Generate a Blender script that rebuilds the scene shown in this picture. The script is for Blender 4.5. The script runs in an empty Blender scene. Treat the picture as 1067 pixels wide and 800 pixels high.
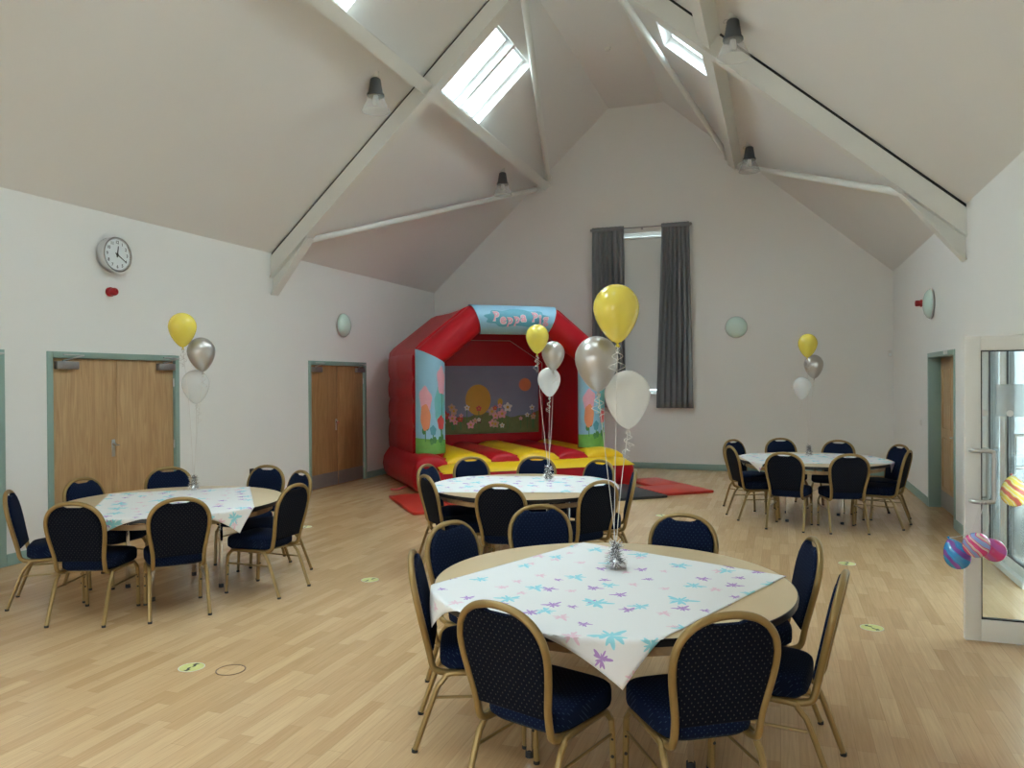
import bpy, bmesh, math, random
from mathutils import Vector, Matrix
S = bpy.context.scene
C = S.collection
PI = math.pi
rad = math.radians
rng = random.Random(7)

# ------------------------------------------------------------------ materials
def new_mat(name):
    m = bpy.data.materials.new(name); m.use_nodes = True
    nt = m.node_tree
    return m, nt, nt.nodes['Principled BSDF']

def lk(nt, a, b): nt.links.new(a, b)

def plain(name, col, rough=.5, metal=0, bump=0, bscale=40, var=0, vscale=6, coat=0, trans=0, sub=0, spec=None):
    m, nt, b = new_mat(name)
    b.inputs['Base Color'].default_value = (*col, 1)
    b.inputs['Roughness'].default_value = rough
    b.inputs['Metallic'].default_value = metal
    b.inputs['Coat Weight'].default_value = coat
    b.inputs['Transmission Weight'].default_value = trans
    if spec is not None: b.inputs['Specular IOR Level'].default_value = spec
    tc = nt.nodes.new('ShaderNodeTexCoord')
    if var:
        n = nt.nodes.new('ShaderNodeTexNoise'); n.inputs['Scale'].default_value = vscale; n.inputs['Detail'].default_value = 4
        lk(nt, tc.outputs['Object'], n.inputs['Vector'])
        mx = nt.nodes.new('ShaderNodeMix'); mx.data_type = 'RGBA'
        mx.inputs['A'].default_value = (*[c * (1 - var) for c in col], 1)
        mx.inputs['B'].default_value = (*[min(1, c * (1 + var)) for c in col], 1)
        lk(nt, n.outputs['Fac'], mx.inputs['Factor']); lk(nt, mx.outputs['Result'], b.inputs['Base Color'])
    if bump:
        n = nt.nodes.new('ShaderNodeTexNoise'); n.inputs['Scale'].default_value = bscale; n.inputs['Detail'].default_value = 5
        lk(nt, tc.outputs['Object'], n.inputs['Vector'])
        bp = nt.nodes.new('ShaderNodeBump'); bp.inputs['Strength'].default_value = bump; bp.inputs['Distance'].default_value = .01
        lk(nt, n.outputs['Fac'], bp.inputs['Height']); lk(nt, bp.outputs['Normal'], b.inputs['Normal'])
    return m

def math_node(nt, op, a=None, b=None):
    n = nt.nodes.new('ShaderNodeMath'); n.operation = op
    for i, x in enumerate((a, b)):
        if x is None: continue
        if isinstance(x, (int, float)): n.inputs[i].default_value = x
        else: lk(nt, x, n.inputs[i])
    return n.outputs[0]

def floor_mat():
    m, nt, b = new_mat('strip_wood_floor')
    tc = nt.nodes.new('ShaderNodeTexCoord')
    mp = nt.nodes.new('ShaderNodeMapping'); mp.inputs['Rotation'].default_value = (0, 0, PI / 2)
    lk(nt, tc.outputs['Object'], mp.inputs['Vector'])
    br = nt.nodes.new('ShaderNodeTexBrick')
    br.offset = .37; br.offset_frequency = 2; br.squash = .8; br.squash_frequency = 3
    br.inputs['Scale'].default_value = 1
    br.inputs['Brick Width'].default_value = .62; br.inputs['Row Height'].default_value = .085
    br.inputs['Mortar Size'].default_value = .0012; br.inputs['Mortar Smooth'].default_value = .2
    br.inputs['Bias'].default_value = -.12
    br.inputs['Color1'].default_value = (.66, .455, .255, 1)
    br.inputs['Color2'].default_value = (.54, .345, .175, 1)
    br.inputs['Mortar'].default_value = (.47, .31, .165, 1)
    lk(nt, mp.outputs[0], br.inputs['Vector'])
    m2 = nt.nodes.new('ShaderNodeMapping'); m2.inputs['Scale'].default_value = (40, 1.6, 40)
    lk(nt, tc.outputs['Object'], m2.inputs['Vector'])
    n = nt.nodes.new('ShaderNodeTexNoise'); n.inputs['Scale'].default_value = 2.2; n.inputs['Detail'].default_value = 5; n.inputs['Distortion'].default_value = .25
    lk(nt, m2.outputs[0], n.inputs['Vector'])
    rp = nt.nodes.new('ShaderNodeValToRGB')
    rp.color_ramp.elements[0].position = .3; rp.color_ramp.elements[0].color = (.86, .83, .79, 1)
    rp.color_ramp.elements[1].position = .7; rp.color_ramp.elements[1].color = (1.06, 1.05, 1.04, 1)
    lk(nt, n.outputs['Fac'], rp.inputs[0])
    mx = nt.nodes.new('ShaderNodeMix'); mx.data_type = 'RGBA'; mx.blend_type = 'MULTIPLY'; mx.inputs['Factor'].default_value = .8
    lk(nt, br.outputs['Color'], mx.inputs['A']); lk(nt, rp.outputs[0], mx.inputs['B'])
    lk(nt, mx.outputs['Result'], b.inputs['Base Color'])
    b.inputs['Roughness'].default_value = .25
    bp = nt.nodes.new('ShaderNodeBump'); bp.inputs['Strength'].default_value = .12; bp.inputs['Distance'].default_value = .002
    lk(nt, br.outputs['Fac'], bp.inputs['Height']); bp.invert = True
    lk(nt, bp.outputs['Normal'], b.inputs['Normal'])
    return m

def oak_mat(name, c0, c1, axis_scale=(14, 14, 1.1)):
    m, nt, b = new_mat(name)
    tc = nt.nodes.new('ShaderNodeTexCoord')
    mp = nt.nodes.new('ShaderNodeMapping'); mp.inputs['Scale'].default_value = axis_scale
    lk(nt, tc.outputs['Object'], mp.inputs['Vector'])
    n = nt.nodes.new('ShaderNodeTexNoise'); n.inputs['Scale'].default_value = 1.6; n.inputs['Detail'].default_value = 7; n.inputs['Distortion'].default_value = 1.4
    lk(nt, mp.outputs[0], n.inputs['Vector'])
    rp = nt.nodes.new('ShaderNodeValToRGB')
    rp.color_ramp.elements[0].position = .32; rp.color_ramp.elements[0].color = (*c0, 1)
    rp.color_ramp.elements[1].position = .68; rp.color_ramp.elements[1].color = (*c1, 1)
    lk(nt, n.outputs['Fac'], rp.inputs[0]); lk(nt, rp.outputs[0], b.inputs['Base Color'])
    b.inputs['Roughness'].default_value = .42
    return m

def dotted(name, base, dot, scale=55, r=.15, rough=.85, sheen=.3):
    m, nt, b = new_mat(name)
    tc = nt.nodes.new('ShaderNodeTexCoord')
    mp = nt.nodes.new('ShaderNodeMapping'); mp.inputs['Rotation'].default_value = (0, rad(30), rad(45))
    v = nt.nodes.new('ShaderNodeTexVoronoi'); v.voronoi_dimensions = '2D'; v.inputs['Scale'].default_value = scale; v.inputs['Randomness'].default_value = .2
    sx = nt.nodes.new('ShaderNodeSeparateXYZ'); lk(nt, tc.outputs['Object'], sx.inputs[0])
    cx = nt.nodes.new('ShaderNodeCombineXYZ'); lk(nt, sx.outputs['X'], cx.inputs['X']); lk(nt, math_node(nt, 'ADD', sx.outputs['Y'], sx.outputs['Z']), cx.inputs['Y'])
    lk(nt, cx.outputs[0], mp.inputs['Vector']); mp.inputs['Rotation'].default_value = (0, 0, rad(45))
    lk(nt, mp.outputs[0], v.inputs['Vector'])
    lt = math_node(nt, 'LESS_THAN', v.outputs['Distance'], r)
    n = nt.nodes.new('ShaderNodeTexNoise'); n.inputs['Scale'].default_value = 160
    lk(nt, tc.outputs['Object'], n.inputs['Vector'])
    mx0 = nt.nodes.new('ShaderNodeMix'); mx0.data_type = 'RGBA'
    mx0.inputs['A'].default_value = (*[c * .7 for c in base], 1); mx0.inputs['B'].default_value = (*[c * 1.3 for c in base], 1)
    lk(nt, n.outputs['Fac'], mx0.inputs['Factor'])
    mx = nt.nodes.new('ShaderNodeMix'); mx.data_type = 'RGBA'; mx.inputs['B'].default_value = (*dot, 1)
    lk(nt, lt, mx.inputs['Factor']); lk(nt, mx0.outputs['Result'], mx.inputs['A'])
    lk(nt, mx.outputs['Result'], b.inputs['Base Color'])
    b.inputs['Roughness'].default_value = rough; b.inputs['Sheen Weight'].default_value = sheen * .0
    b.inputs['Specular IOR Level'].default_value = .12
    return m

def cloth_mat():
    m, nt, b = new_mat('printed_paper_cover')
    tc = nt.nodes.new('ShaderNodeTexCoord')
    def layer(scale, off, r0, prob):
        mp = nt.nodes.new('ShaderNodeMapping'); mp.inputs['Scale'].default_value = (scale,) * 3; mp.inputs['Location'].default_value = off
        lk(nt, tc.outputs['UV'], mp.inputs['Vector'])
        v = nt.nodes.new('ShaderNodeTexVoronoi'); v.voronoi_dimensions = '2D'; v.inputs['Scale'].default_value = 1; v.inputs['Randomness'].default_value = .55
        lk(nt, mp.outputs[0], v.inputs['Vector'])
        d = nt.nodes.new('ShaderNodeVectorMath'); d.operation = 'SUBTRACT'
        lk(nt, mp.outputs[0], d.inputs[0]); lk(nt, v.outputs['Position'], d.inputs[1])
        sp = nt.nodes.new('ShaderNodeSeparateXYZ'); lk(nt, d.outputs[0], sp.inputs[0])
        cs = nt.nodes.new('ShaderNodeSeparateColor'); lk(nt, v.outputs['Color'], cs.inputs[0])
        th = math_node(nt, 'ARCTAN2', sp.outputs['Y'], sp.outputs['X'])
        ph = math_node(nt, 'MULTIPLY', cs.outputs[0], 6.283)
        s5 = math_node(nt, 'SINE', math_node(nt, 'ADD', math_node(nt, 'MULTIPLY', th, 5), ph))
        s3 = math_node(nt, 'SINE', math_node(nt, 'ADD', math_node(nt, 'MULTIPLY', th, 3), math_node(nt, 'MULTIPLY', ph, 2.3)))
        s11 = math_node(nt, 'SINE', math_node(nt, 'ADD', math_node(nt, 'MULTIPLY', th, 11), ph))
        rr = math_node(nt, 'ADD', math_node(nt, 'MULTIPLY', s5, .42), math_node(nt, 'MULTIPLY', s3, .3))
        rr = math_node(nt, 'ADD', rr, math_node(nt, 'MULTIPLY', s11, .34))
        rr = math_node(nt, 'ADD', rr, 1)
        size = math_node(nt, 'MULTIPLY', math_node(nt, 'ADD', math_node(nt, 'MULTIPLY', cs.outputs[1], .55), .6), r0)
        size = math_node(nt, 'MULTIPLY', size, math_node(nt, 'LESS_THAN', cs.outputs[2], prob))
        lt = math_node(nt, 'LESS_THAN', v.outputs['Distance'], math_node(nt, 'MULTIPLY', rr, size))
        return lt, cs
    big, cb = layer(3.5, (.3, .7, 0), .15, .85)
    small, c2 = layer(6.2, (.1, .45, 0), .155, .8)
    rp = nt.nodes.new('ShaderNodeValToRGB'); rp.color_ramp.interpolation = 'CONSTANT'
    e = rp.color_ramp.elements; e[0].position = 0; e[0].color = (.45, .27, .62, 1); e[1].position = .5; e[1].color = (.80, .58, .68, 1)
    lk(nt, c2.outputs[0], rp.inputs[0])
    n = nt.nodes.new('ShaderNodeTexNoise'); n.inputs['Scale'].default_value = 9
    lk(nt, tc.outputs['UV'], n.inputs['Vector'])
    white = (.80, .81, .82, 1)
    m1 = nt.nodes.new('ShaderNodeMix'); m1.data_type = 'RGBA'; m1.inputs['A'].default_value = white
    lk(nt, rp.outputs[0], m1.inputs['B']); lk(nt, small, m1.inputs['Factor'])
    m2 = nt.nodes.new('ShaderNodeMix'); m2.data_type = 'RGBA'; m2.inputs['B'].default_value = (.30, .69, .78, 1)
    lk(nt, m1.outputs['Result'], m2.inputs['A']); lk(nt, big, m2.inputs['Factor'])
    lk(nt, m2.outputs['Result'], b.inputs['Base Color'])
    b.inputs['Roughness'].default_value = .7
    # crossing fold creases of the paper sheet
    sp = nt.nodes.new('ShaderNodeSeparateXYZ'); lk(nt, tc.outputs['UV'], sp.inputs[0])
    cx = math_node(nt, 'PINGPONG', sp.outputs['X'], .21); cy = math_node(nt, 'PINGPONG', sp.outputs['Y'], .25)
    h = math_node(nt, 'ADD', math_node(nt, 'LESS_THAN', cx, .006), math_node(nt, 'LESS_THAN', cy, .006))
    h = math_node(nt, 'ADD', h, math_node(nt, 'MULTIPLY', n.outputs['Fac'], 1.2))
    bp = nt.nodes.new('ShaderNodeBump'); bp.inputs['Strength'].default_value = .35; bp.inputs['Distance'].default_value = .006
    lk(nt, h, bp.inputs['Height']); lk(nt, bp.outputs['Normal'], b.inputs['Normal'])
    return m

def thin_glass(name, tint=(.93, .97, .97), refl=.12, rough=.02):
    m = bpy.data.materials.new(name); m.use_nodes = True; nt = m.node_tree
    for n in list(nt.nodes): nt.nodes.remove(n)
    o = nt.nodes.new('ShaderNodeOutputMaterial'); t = nt.nodes.new('ShaderNodeBsdfTransparent'); g = nt.nodes.new('ShaderNodeBsdfGlossy')
    t.inputs['Color'].default_value = (*tint, 1); g.inputs['Roughness'].default_value = rough
    lw = nt.nodes.new('ShaderNodeLayerWeight'); lw.inputs['Blend'].default_value = .25
    k = math_node(nt, 'ADD', math_node(nt, 'MULTIPLY', lw.outputs['Fresnel'], .8), refl)
    mx = nt.nodes.new('ShaderNodeMixShader'); lk(nt, k, mx.inputs[0]); lk(nt, t.outputs[0], mx.inputs[1]); lk(nt, g.outputs[0], mx.inputs[2])
    lk(nt, mx.outputs[0], o.inputs['Surface'])
    return m

def translucent(name, col, alpha=1., rough=.6, tl=.5):
    m = bpy.data.materials.new(name); m.use_nodes = True; nt = m.node_tree
    b = nt.nodes['Principled BSDF']; b.inputs['Base Color'].default_value = (*col, 1); b.inputs['Roughness'].default_value = rough
    o = nt.nodes['Material Output']
    t = nt.nodes.new('ShaderNodeBsdfTranslucent'); t.inputs['Color'].default_value = (*col, 1)
    mx = nt.nodes.new('ShaderNodeMixShader'); mx.inputs[0].default_value = tl
    lk(nt, b.outputs[0], mx.inputs[1]); lk(nt, t.outputs[0], mx.inputs[2])
    out = mx.outputs[0]
    if alpha < 1:
        tr = nt.nodes.new('ShaderNodeBsdfTransparent'); m2 = nt.nodes.new('ShaderNodeMixShader'); m2.inputs[0].default_value = alpha
        lk(nt, tr.outputs[0], m2.inputs[1]); lk(nt, out, m2.inputs[2]); out = m2.outputs[0]
    lk(nt, out, o.inputs['Surface'])
    return m

def marbled(name, cols, scale=1.3):
    m, nt, b = new_mat(name)
    tc = nt.nodes.new('ShaderNodeTexCoord')
    n = nt.nodes.new('ShaderNodeTexWave'); n.inputs['Scale'].default_value = scale; n.inputs['Distortion'].default_value = 5; n.inputs['Detail'].default_value = 2; n.inputs['Detail Scale'].default_value = 1.2
    mp = nt.nodes.new('ShaderNodeMapping'); mp.inputs['Scale'].default_value = (3, 3, 3); mp.inputs['Rotation'].default_value = (.6, .8, .3)
    lk(nt, tc.outputs['Object'], mp.inputs['Vector']); lk(nt, mp.outputs[0], n.inputs['Vector'])
    rp = nt.nodes.new('ShaderNodeValToRGB'); rp.color_ramp.interpolation = 'CONSTANT'
    e = rp.color_ramp.elements
    while len(e) < len(cols): e.new(.5)
    for i, c in enumerate(cols): e[i].position = i / len(cols); e[i].color = (*c, 1)
    lk(nt, n.outputs['Fac'], rp.inputs[0]); lk(nt, rp.outputs[0], b.inputs['Base Color'])
    b.inputs['Roughness'].default_value = .18; b.inputs['Coat Weight'].default_value = .4
    return m

M = {}
M['wall'] = plain('wall_paint', (.82, .82, .80), .75, bump=.05, bscale=60, var=.02, vscale=1.5)
M['ceil'] = plain('ceiling_paint', (.795, .79, .775), .8, bump=.04, bscale=50, var=.02, vscale=1.2)
M['floor'] = floor_mat()
M['steel_white'] = plain('white_painted_steel', (.78, .78, .74), .45, var=.03, vscale=5)
M['sage'] = plain('sage_green_gloss', (.27, .39, .345), .4, var=.04)
M['oak'] = oak_mat('oak_veneer', (.42, .255, .12), (.56, .37, .19))
M['oak_dark'] = oak_mat('oak_veneer_deep', (.30, .155, .062), (.44, .25, .11))
M['kick'] = plain('brushed_kick_plate', (.34, .33, .33), .4, .7, var=.1, vscale=20)
M['alu'] = plain('satin_steel', (.55, .55, .54), .33, .9, var=.05, vscale=15)
M['chrome'] = plain('chrome', (.72, .72, .72), .12, 1, var=.03)
M['gold'] = plain('gold_painted_steel', (.30, .198, .074), .40, .5, var=.06, vscale=30)
M['navy'] = dotted('navy_dotted_fabric', (.0030, .0080, .029), (.026, .044, .080))
M['navy_dark'] = dotted('dark_dotted_fabric', (.003, .0042, .010), (.045, .045, .04))
M['rubber'] = plain('black_rubber', (.012, .012, .012), .6, var=.1)
M['tabletop'] = plain('beige_laminate', (.72, .56, .345), .28, var=.05, vscale=8, coat=.2)
M['table_edge'] = plain('black_edging', (.015, .013, .012), .35, var=.1)
M['ply'] = oak_mat('plywood', (.36, .24, .13), (.50, .36, .2), (6, 6, 6))
M['cloth'] = cloth_mat()
M['red'] = plain('red_vinyl', (.47, .008, .018), .4, spec=.28, bump=.12, bscale=5, var=.10, vscale=3)
M['red_mat'] = plain('red_mat_vinyl', (.55, .035, .022), .4, bump=.1, bscale=8, var=.08, vscale=3)
M['black_mat'] = plain('black_mat_vinyl', (.030, .030, .032), .5, bump=.1, bscale=10, var=.1)
M['yellow'] = plain('yellow_vinyl', (.88, .56, .014), .36, bump=.1, bscale=6, var=.06, vscale=3)
M['sky_print'] = plain('printed_sky_blue', (.30, .56, .74), .4, var=.07, vscale=3)
M['mural_sky'] = plain('printed_lilac_sky', (.25, .30, .46), .5, var=.12, vscale=2)
M['grass_print'] = plain('printed_grass', (.16, .42, .09), .45, var=.3, vscale=9)
M['grass_dark'] = plain('printed_dark_grass', (.17, .21, .075), .5, var=.35, vscale=8)
M['pink_print'] = plain('printed_pink', (.80, .40, .50), .45, var=.08, vscale=14)
M['orange_print'] = plain('printed_orange', (.80, .30, .15), .45, var=.08)
M['redp'] = plain('printed_red', (.68, .09, .09), .45, var=.08)
M['teal_print'] = plain('printed_teal', (.10, .35, .47), .45, var=.1)
M['aqua_print'] = plain('printed_aqua', (.17, .52, .55), .45, var=.15, vscale=10)
M['yellow_print'] = plain('printed_yellow', (.66, .40, .06), .5, var=.06)
M['peach_print'] = plain('printed_peach', (.62, .42, .36), .5, var=.06)
M['green_print'] = plain('printed_stem_green', (.06, .24, .08), .5, var=.15)
M['brown_print'] = plain('printed_brown', (.17, .07, .04), .5, var=.15)
M['white_print'] = plain('printed_white', (.75, .76, .76), .4, var=.03)
M['b_yellow'] = plain('yellow_balloon', (.82, .68, .10), .22, var=.03, coat=.3, sub=0)
M['b_silver'] = plain('silver_balloon', (.53, .50, .47), .32, .65, var=.03)
M['b_white'] = translucent('white_balloon', (.88, .87, .84), .9, .2, .35)
M['b_clear'] = translucent('clear_white_balloon', (.90, .91, .91), .8, .15, .3)
M['ribbon'] = plain('curling_ribbon', (.70, .68, .64), .35, .2, var=.05)
M['foil'] = plain('silver_foil', (.86, .86, .87), .14, 1, var=.05, vscale=60)
M['b_blue'] = marbled('blue_marbled_balloon', [(.03, .27, .62), (.04, .33, .68), (.03, .25, .6), (.25, .10, .45)])
M['b_marble'] = marbled('pink_marbled_balloon', [(.75, .05, .22), (.80, .55, .62), (.72, .62, .45), (.70, .10, .28), (.3, .4, .75)])
M['b_pink'] = marbled('pink_balloon', [(.75, .05, .24), (.70, .08, .28), (.60, .10, .42)])
M['b_ymarb'] = marbled('yellow_marbled_balloon', [(.85, .68, .08), (.82, .76, .55), (.85, .62, .05), (.60, .10, .07)])
M['curtain'] = plain('grey_curtain_fabric', (.27, .29, .305), .85, bump=.1, bscale=200, var=.06, vscale=12)
M['blind'] = translucent('roller_blind', (.72, .72, .70), 1, .8, .10)
M['pvc'] = plain('white_pvc', (.78, .80, .79), .3, var=.02)
M['gasket'] = plain('black_gasket', (.015, .016, .018), .5, var=.1)
M['glass'] = thin_glass('door_glass', (.93, .965, .96), .04)
M['frost'] = translucent('frosted_film', (.72, .74, .73), .38, .6, .6)
M['dome'] = plain('pale_green_glass', (.64, .83, .76), .12, var=.04, coat=.6)
M['housing'] = plain('dark_grey_housing', (.085, .09, .093), .42, .3, var=.08)
M['bell'] = translucent('clear_bell', (.86, .87, .87), .22, .08, .4)
M['red_plastic'] = plain('red_plastic', (.36, .010, .014), .3, var=.06)
M['black_plastic'] = plain('black_plastic', (.014, .014, .015), .4, var=.08)
M['white_plastic'] = plain('white_plastic', (.72, .72, .69), .4, var=.03)
M['clock_face'] = plain('clock_face', (.78, .83, .85), .3, var=.02)
M['sticker'] = plain('yellow_sticker', (.62, .62, .24), .5, var=.06)
M['ring'] = plain('floor_ring', (.17, .09, .04), .4, .3, var=.1)
M['paving'] = plain('concrete_paving', (.42, .42, .40), .9, bump=.2, bscale=30, var=.1, vscale=2)
M['fence'] = plain('pale_render', (.60, .64, .66), .9, bump=.1, bscale=30, var=.06, vscale=1)
M['dark_gap'] = plain('shadow_gap_packer', (.03, .03, .03), .8, var=.1)  # near-black for painted gap shade and the light-blocking door panels
M['bulb'] = plain('opal_lamp', (.75, .75, .73), .3, var=.03)

# ------------------------------------------------------------------ mesh helpers
def bm_new(): return bmesh.new()

def obj(name, bm, mats, parent=None, smooth=True, angle=40, loc=None, rot=None):
    me = bpy.data.meshes.new(name)
    bmesh.ops.recalc_face_normals(bm, faces=bm.faces)
    bm.to_mesh(me); bm.free()
    if not isinstance(mats, (list, tuple)): mats = [mats]
    for m in mats: me.materials.append(m)
    if smooth:
        for p in me.polygons: p.use_smooth = True
        me.set_sharp_from_angle(angle=rad(angle))
    o = bpy.data.objects.new(name, me); C.objects.link(o)
    if parent: o.parent = parent
    if loc is not None: o.location = loc
    if rot is not None: o.rotation_euler = rot
    return o

def box(bm, lo, hi, mi=0, mat=None, bev=0):
    x0, y0, z0 = lo; x1, y1, z1 = hi
    vs = [bm.verts.new(p) for p in ((x0, y0, z0), (x1, y0, z0), (x1, y1, z0), (x0, y1, z0), (x0, y0, z1), (x1, y0, z1), (x1, y1, z1), (x0, y1, z1))]
    if mat is not None:
        for v in vs: v.co = mat @ v.co
    fs = [bm.faces.new([vs[i] for i in q]) for q in ((0, 3, 2, 1), (4, 5, 6, 7), (0, 1, 5, 4), (1, 2, 6, 5), (2, 3, 7, 6), (3, 0, 4, 7))]
    for f in fs: f.material_index = mi
    if bev:
        es = list({e for f in fs for e in f.edges})
        r = bmesh.ops.bevel(bm, geom=es, offset=bev, segments=2, affect='EDGES', profile=.5)
        for f in r['faces']: f.material_index = mi
    return vs

def boxes(name, lst, m, parent=None, bev=0, mat=None, smooth=True):
    bm = bm_new()
    for lo, hi in lst: box(bm, lo, hi, 0, mat, bev)
    return obj(name, bm, m, parent, smooth)

def catmull(pts, n=6, closed=False):
    P = [Vector(p) for p in pts]; out = []
    N = len(P)
    for i in range(N if closed else N - 1):
        if closed: p0, p1, p2, p3 = P[i - 1], P[i], P[(i + 1) % N], P[(i + 2) % N]
        else: p0, p1, p2, p3 = P[max(0, i - 1)], P[i], P[i + 1], P[min(N - 1, i + 2)]
        for k in range(n):
            t = k / n
            out.append(.5 * ((2 * p1) + (-p0 + p2) * t + (2 * p0 - 5 * p1 + 4 * p2 - p3) * t * t + (-p0 + 3 * p1 - 3 * p2 + p3) * t ** 3))
    if not closed: out.append(P[-1])
    return out

def tube(bm, pts, r, seg=8, caps=True, mi=0, closed=False, ry=None, up=None):
    """sweep a round (or oval r x ry) section along pts"""
    P = [Vector(p) for p in pts]; N = len(P)
    T = []
    for i in range(N):
        if closed: t = (P[(i + 1) % N] - P[i - 1])
        elif i == 0: t = P[1] - P[0]
        elif i == N - 1: t = P[-1] - P[-2]
        else: t = (P[i + 1] - P[i]).normalized() + (P[i] - P[i - 1]).normalized()
        T.append(t.normalized())
    nrm = Vector(up) if up else (Vector((0, 0, 1)) if abs(T[0].z) < .9 else Vector((1, 0, 0)))
    nrm = (nrm - T[0] * nrm.dot(T[0])).normalized()
    rings = []
    for i in range(N):
        nrm = (nrm - T[i] * nrm.dot(T[i])).normalized()
        b = T[i].cross(nrm)
        ri = r[i] if isinstance(r, (list, tuple)) else r
        rj = ry if ry else ri
        # mitre stretch at sharp corners
        ring = []
        for k in range(seg):
            a = 2 * PI * k / seg
            ring.append(bm.verts.new(P[i] + nrm * (math.cos(a) * ri) + b * (math.sin(a) * rj)))
        rings.append(ring)
    for i in range(N if closed else N - 1):
        A, B = rings[i], rings[(i + 1) % N]
        for k in range(seg):
            f = bm.faces.new((A[k], A[(k + 1) % seg], B[(k + 1) % seg], B[k])); f.material_index = mi
    if caps and not closed:
        bm.faces.new(rings[0][::-1]).material_index = mi; bm.faces.new(rings[-1]).material_index = mi
    return rings

def lathe(bm, prof, seg=24, axis=Matrix.Identity(4), mi=0):
    rings = []
    for r, z in prof:
        if r < 1e-6: rings.append([bm.verts.new(axis @ Vector((0, 0, z)))])
        else: rings.append([bm.verts.new(axis @ Vector((r * math.cos(2 * PI * k / seg), r * math.sin(2 * PI * k / seg), z))) for k in range(seg)])
    for A, B in zip(rings, rings[1:]):
        for k in range(seg):
            q = [A[k % len(A)], A[(k + 1) % len(A)], B[(k + 1) % len(B)], B[k % len(B)]]
            u = []
            for v in q:
                if v not in u: u.append(v)
            if len(u) > 2: bm.faces.new(u).material_index = mi

def prism(bm, poly, ext, mi=0):
    """poly: list of 3D points, ext: extrusion vector"""
    e = Vector(ext)
    a = [bm.verts.new(Vector(p)) for p in poly]; b = [bm.verts.new(Vector(p) + e) for p in poly]
    bm.faces.new(a[::-1]).material_index = mi; bm.faces.new(b).material_index = mi
    n = len(a)
    for i in range(n): bm.faces.new((a[i], a[(i + 1) % n], b[(i + 1) % n], b[i])).material_index = mi

def empty(name, loc=(0, 0, 0), rz=0, label=None, cat=None, group=None, kind=None):
    o = bpy.data.objects.new(name, None); C.objects.link(o)
    o.empty_display_size = .1
    o.location = loc; o.rotation_euler = (0, 0, rz)
    return tag(o, label, cat, group, kind)

def tag(o, label=None, cat=None, group=None, kind=None):
    if label: o['label'] = label
    if cat: o['category'] = cat
    if group: o['group'] = group
    if kind: o['kind'] = kind
    return o

def struct(o, label=None):
    o['kind'] = 'structure'
    if label: o['label'] = label
    return o

KIDS = {}
def kids(o): return [c for c in C.objects if c.parent == o]

def dup(root, loc, rz, label, group=None):
    def rec(o, par):
        c = o.copy(); C.objects.link(c)
        if par: c.parent = par
        for ch in KIDS[o.name]: rec(ch, c)
        return c
    def fill(o):
        KIDS[o.name] = list(o.children)
        for ch in o.children: fill(ch)
    if root.name not in KIDS: fill(root)
    r = rec(root, None)
    r.location = loc; r.rotation_euler = (0, 0, rz); r['label'] = label
    if group: r['group'] = group
    return r

# ------------------------------------------------------------------ the hall
XL, XR, YB, YF = -7.012, 1.921, 15.10, -2.6
ZE, ZR = 3.63, 7.13
RL, RR = -3.184, -2.089            # edges of the flat strip at the ridge
TH = .18
def zl(x): return ZE + (x - XL) * (ZR - ZE) / (RL - XL)
def zr(x): return ZE + (XR - x) * (ZR - ZE) / (XR - RR)

# floor
bm = bm_new(); box(bm, (XL - .3, YF - .2, -.12), (XR + .3, YB + .3, 0))
struct(obj('floor', bm, M['floor'], smooth=False), 'pale strip wood floor of the hall')

def wall_with_holes(name, axis, c0, c1, lo, hi, holes, m):
    """wall slab between coordinates c0..c1 on `axis`; holes are (a0,a1,z0,z1) in the long direction"""
    As = sorted({lo[0], hi[0], *[h[0] for h in holes], *[h[1] for h in holes]})
    Zs = sorted({lo[1], hi[1], *[h[2] for h in holes], *[h[3] for h in holes]})
    bm = bm_new()
    for a0, a1 in zip(As, As[1:]):
        for z0, z1 in zip(Zs, Zs[1:]):
            am, zm = (a0 + a1) / 2, (z0 + z1) / 2
            if any(h[0] < am < h[1] and h[2] < zm < h[3] for h in holes): continue
            if axis == 'x': box(bm, (c0, a0, z0), (c1, a1, z1))
            else: box(bm, (a0, c0, z0), (a1, c1, z1))
    bmesh.ops.remove_doubles(bm, verts=bm.verts, dist=1e-5)
    # drop interior double faces
    seen = {}
    for f in bm.faces: seen.setdefault(tuple(sorted(v.index for v in f.verts)), []).append(f)
    bm.verts.index_update()
    seen = {}
    for f in bm.faces: seen.setdefault(tuple(sorted(v.index for v in f.verts)), []).append(f)
    bmesh.ops.delete(bm, geom=[f for fs in seen.values() if len(fs) > 1 for f in fs], context='FACES_ONLY')
    return obj(name, bm, m, smooth=False)

DZ = 2.08
D1 = (5.80, 7.61); D2 = (10.38, 12.16); D0 = (3.55, 5.345); D3 = (10.05, 11.74)
GL = (5.90, 8.97)
struct(wall_with_holes('wall_left', 'x', XL - TH, XL, (YF - TH, 0), (YB + TH, ZE), [(*D1, 0, DZ), (*D2, 0, DZ), (*D0, 0, DZ)], M['wall']))
struct(wall_with_holes('wall_right', 'x', XR, XR + TH, (YF - TH, 0), (YB + TH, ZE), [(*D3, 0, DZ), (*GL, 0, 2.12)], M['wall']))

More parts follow.
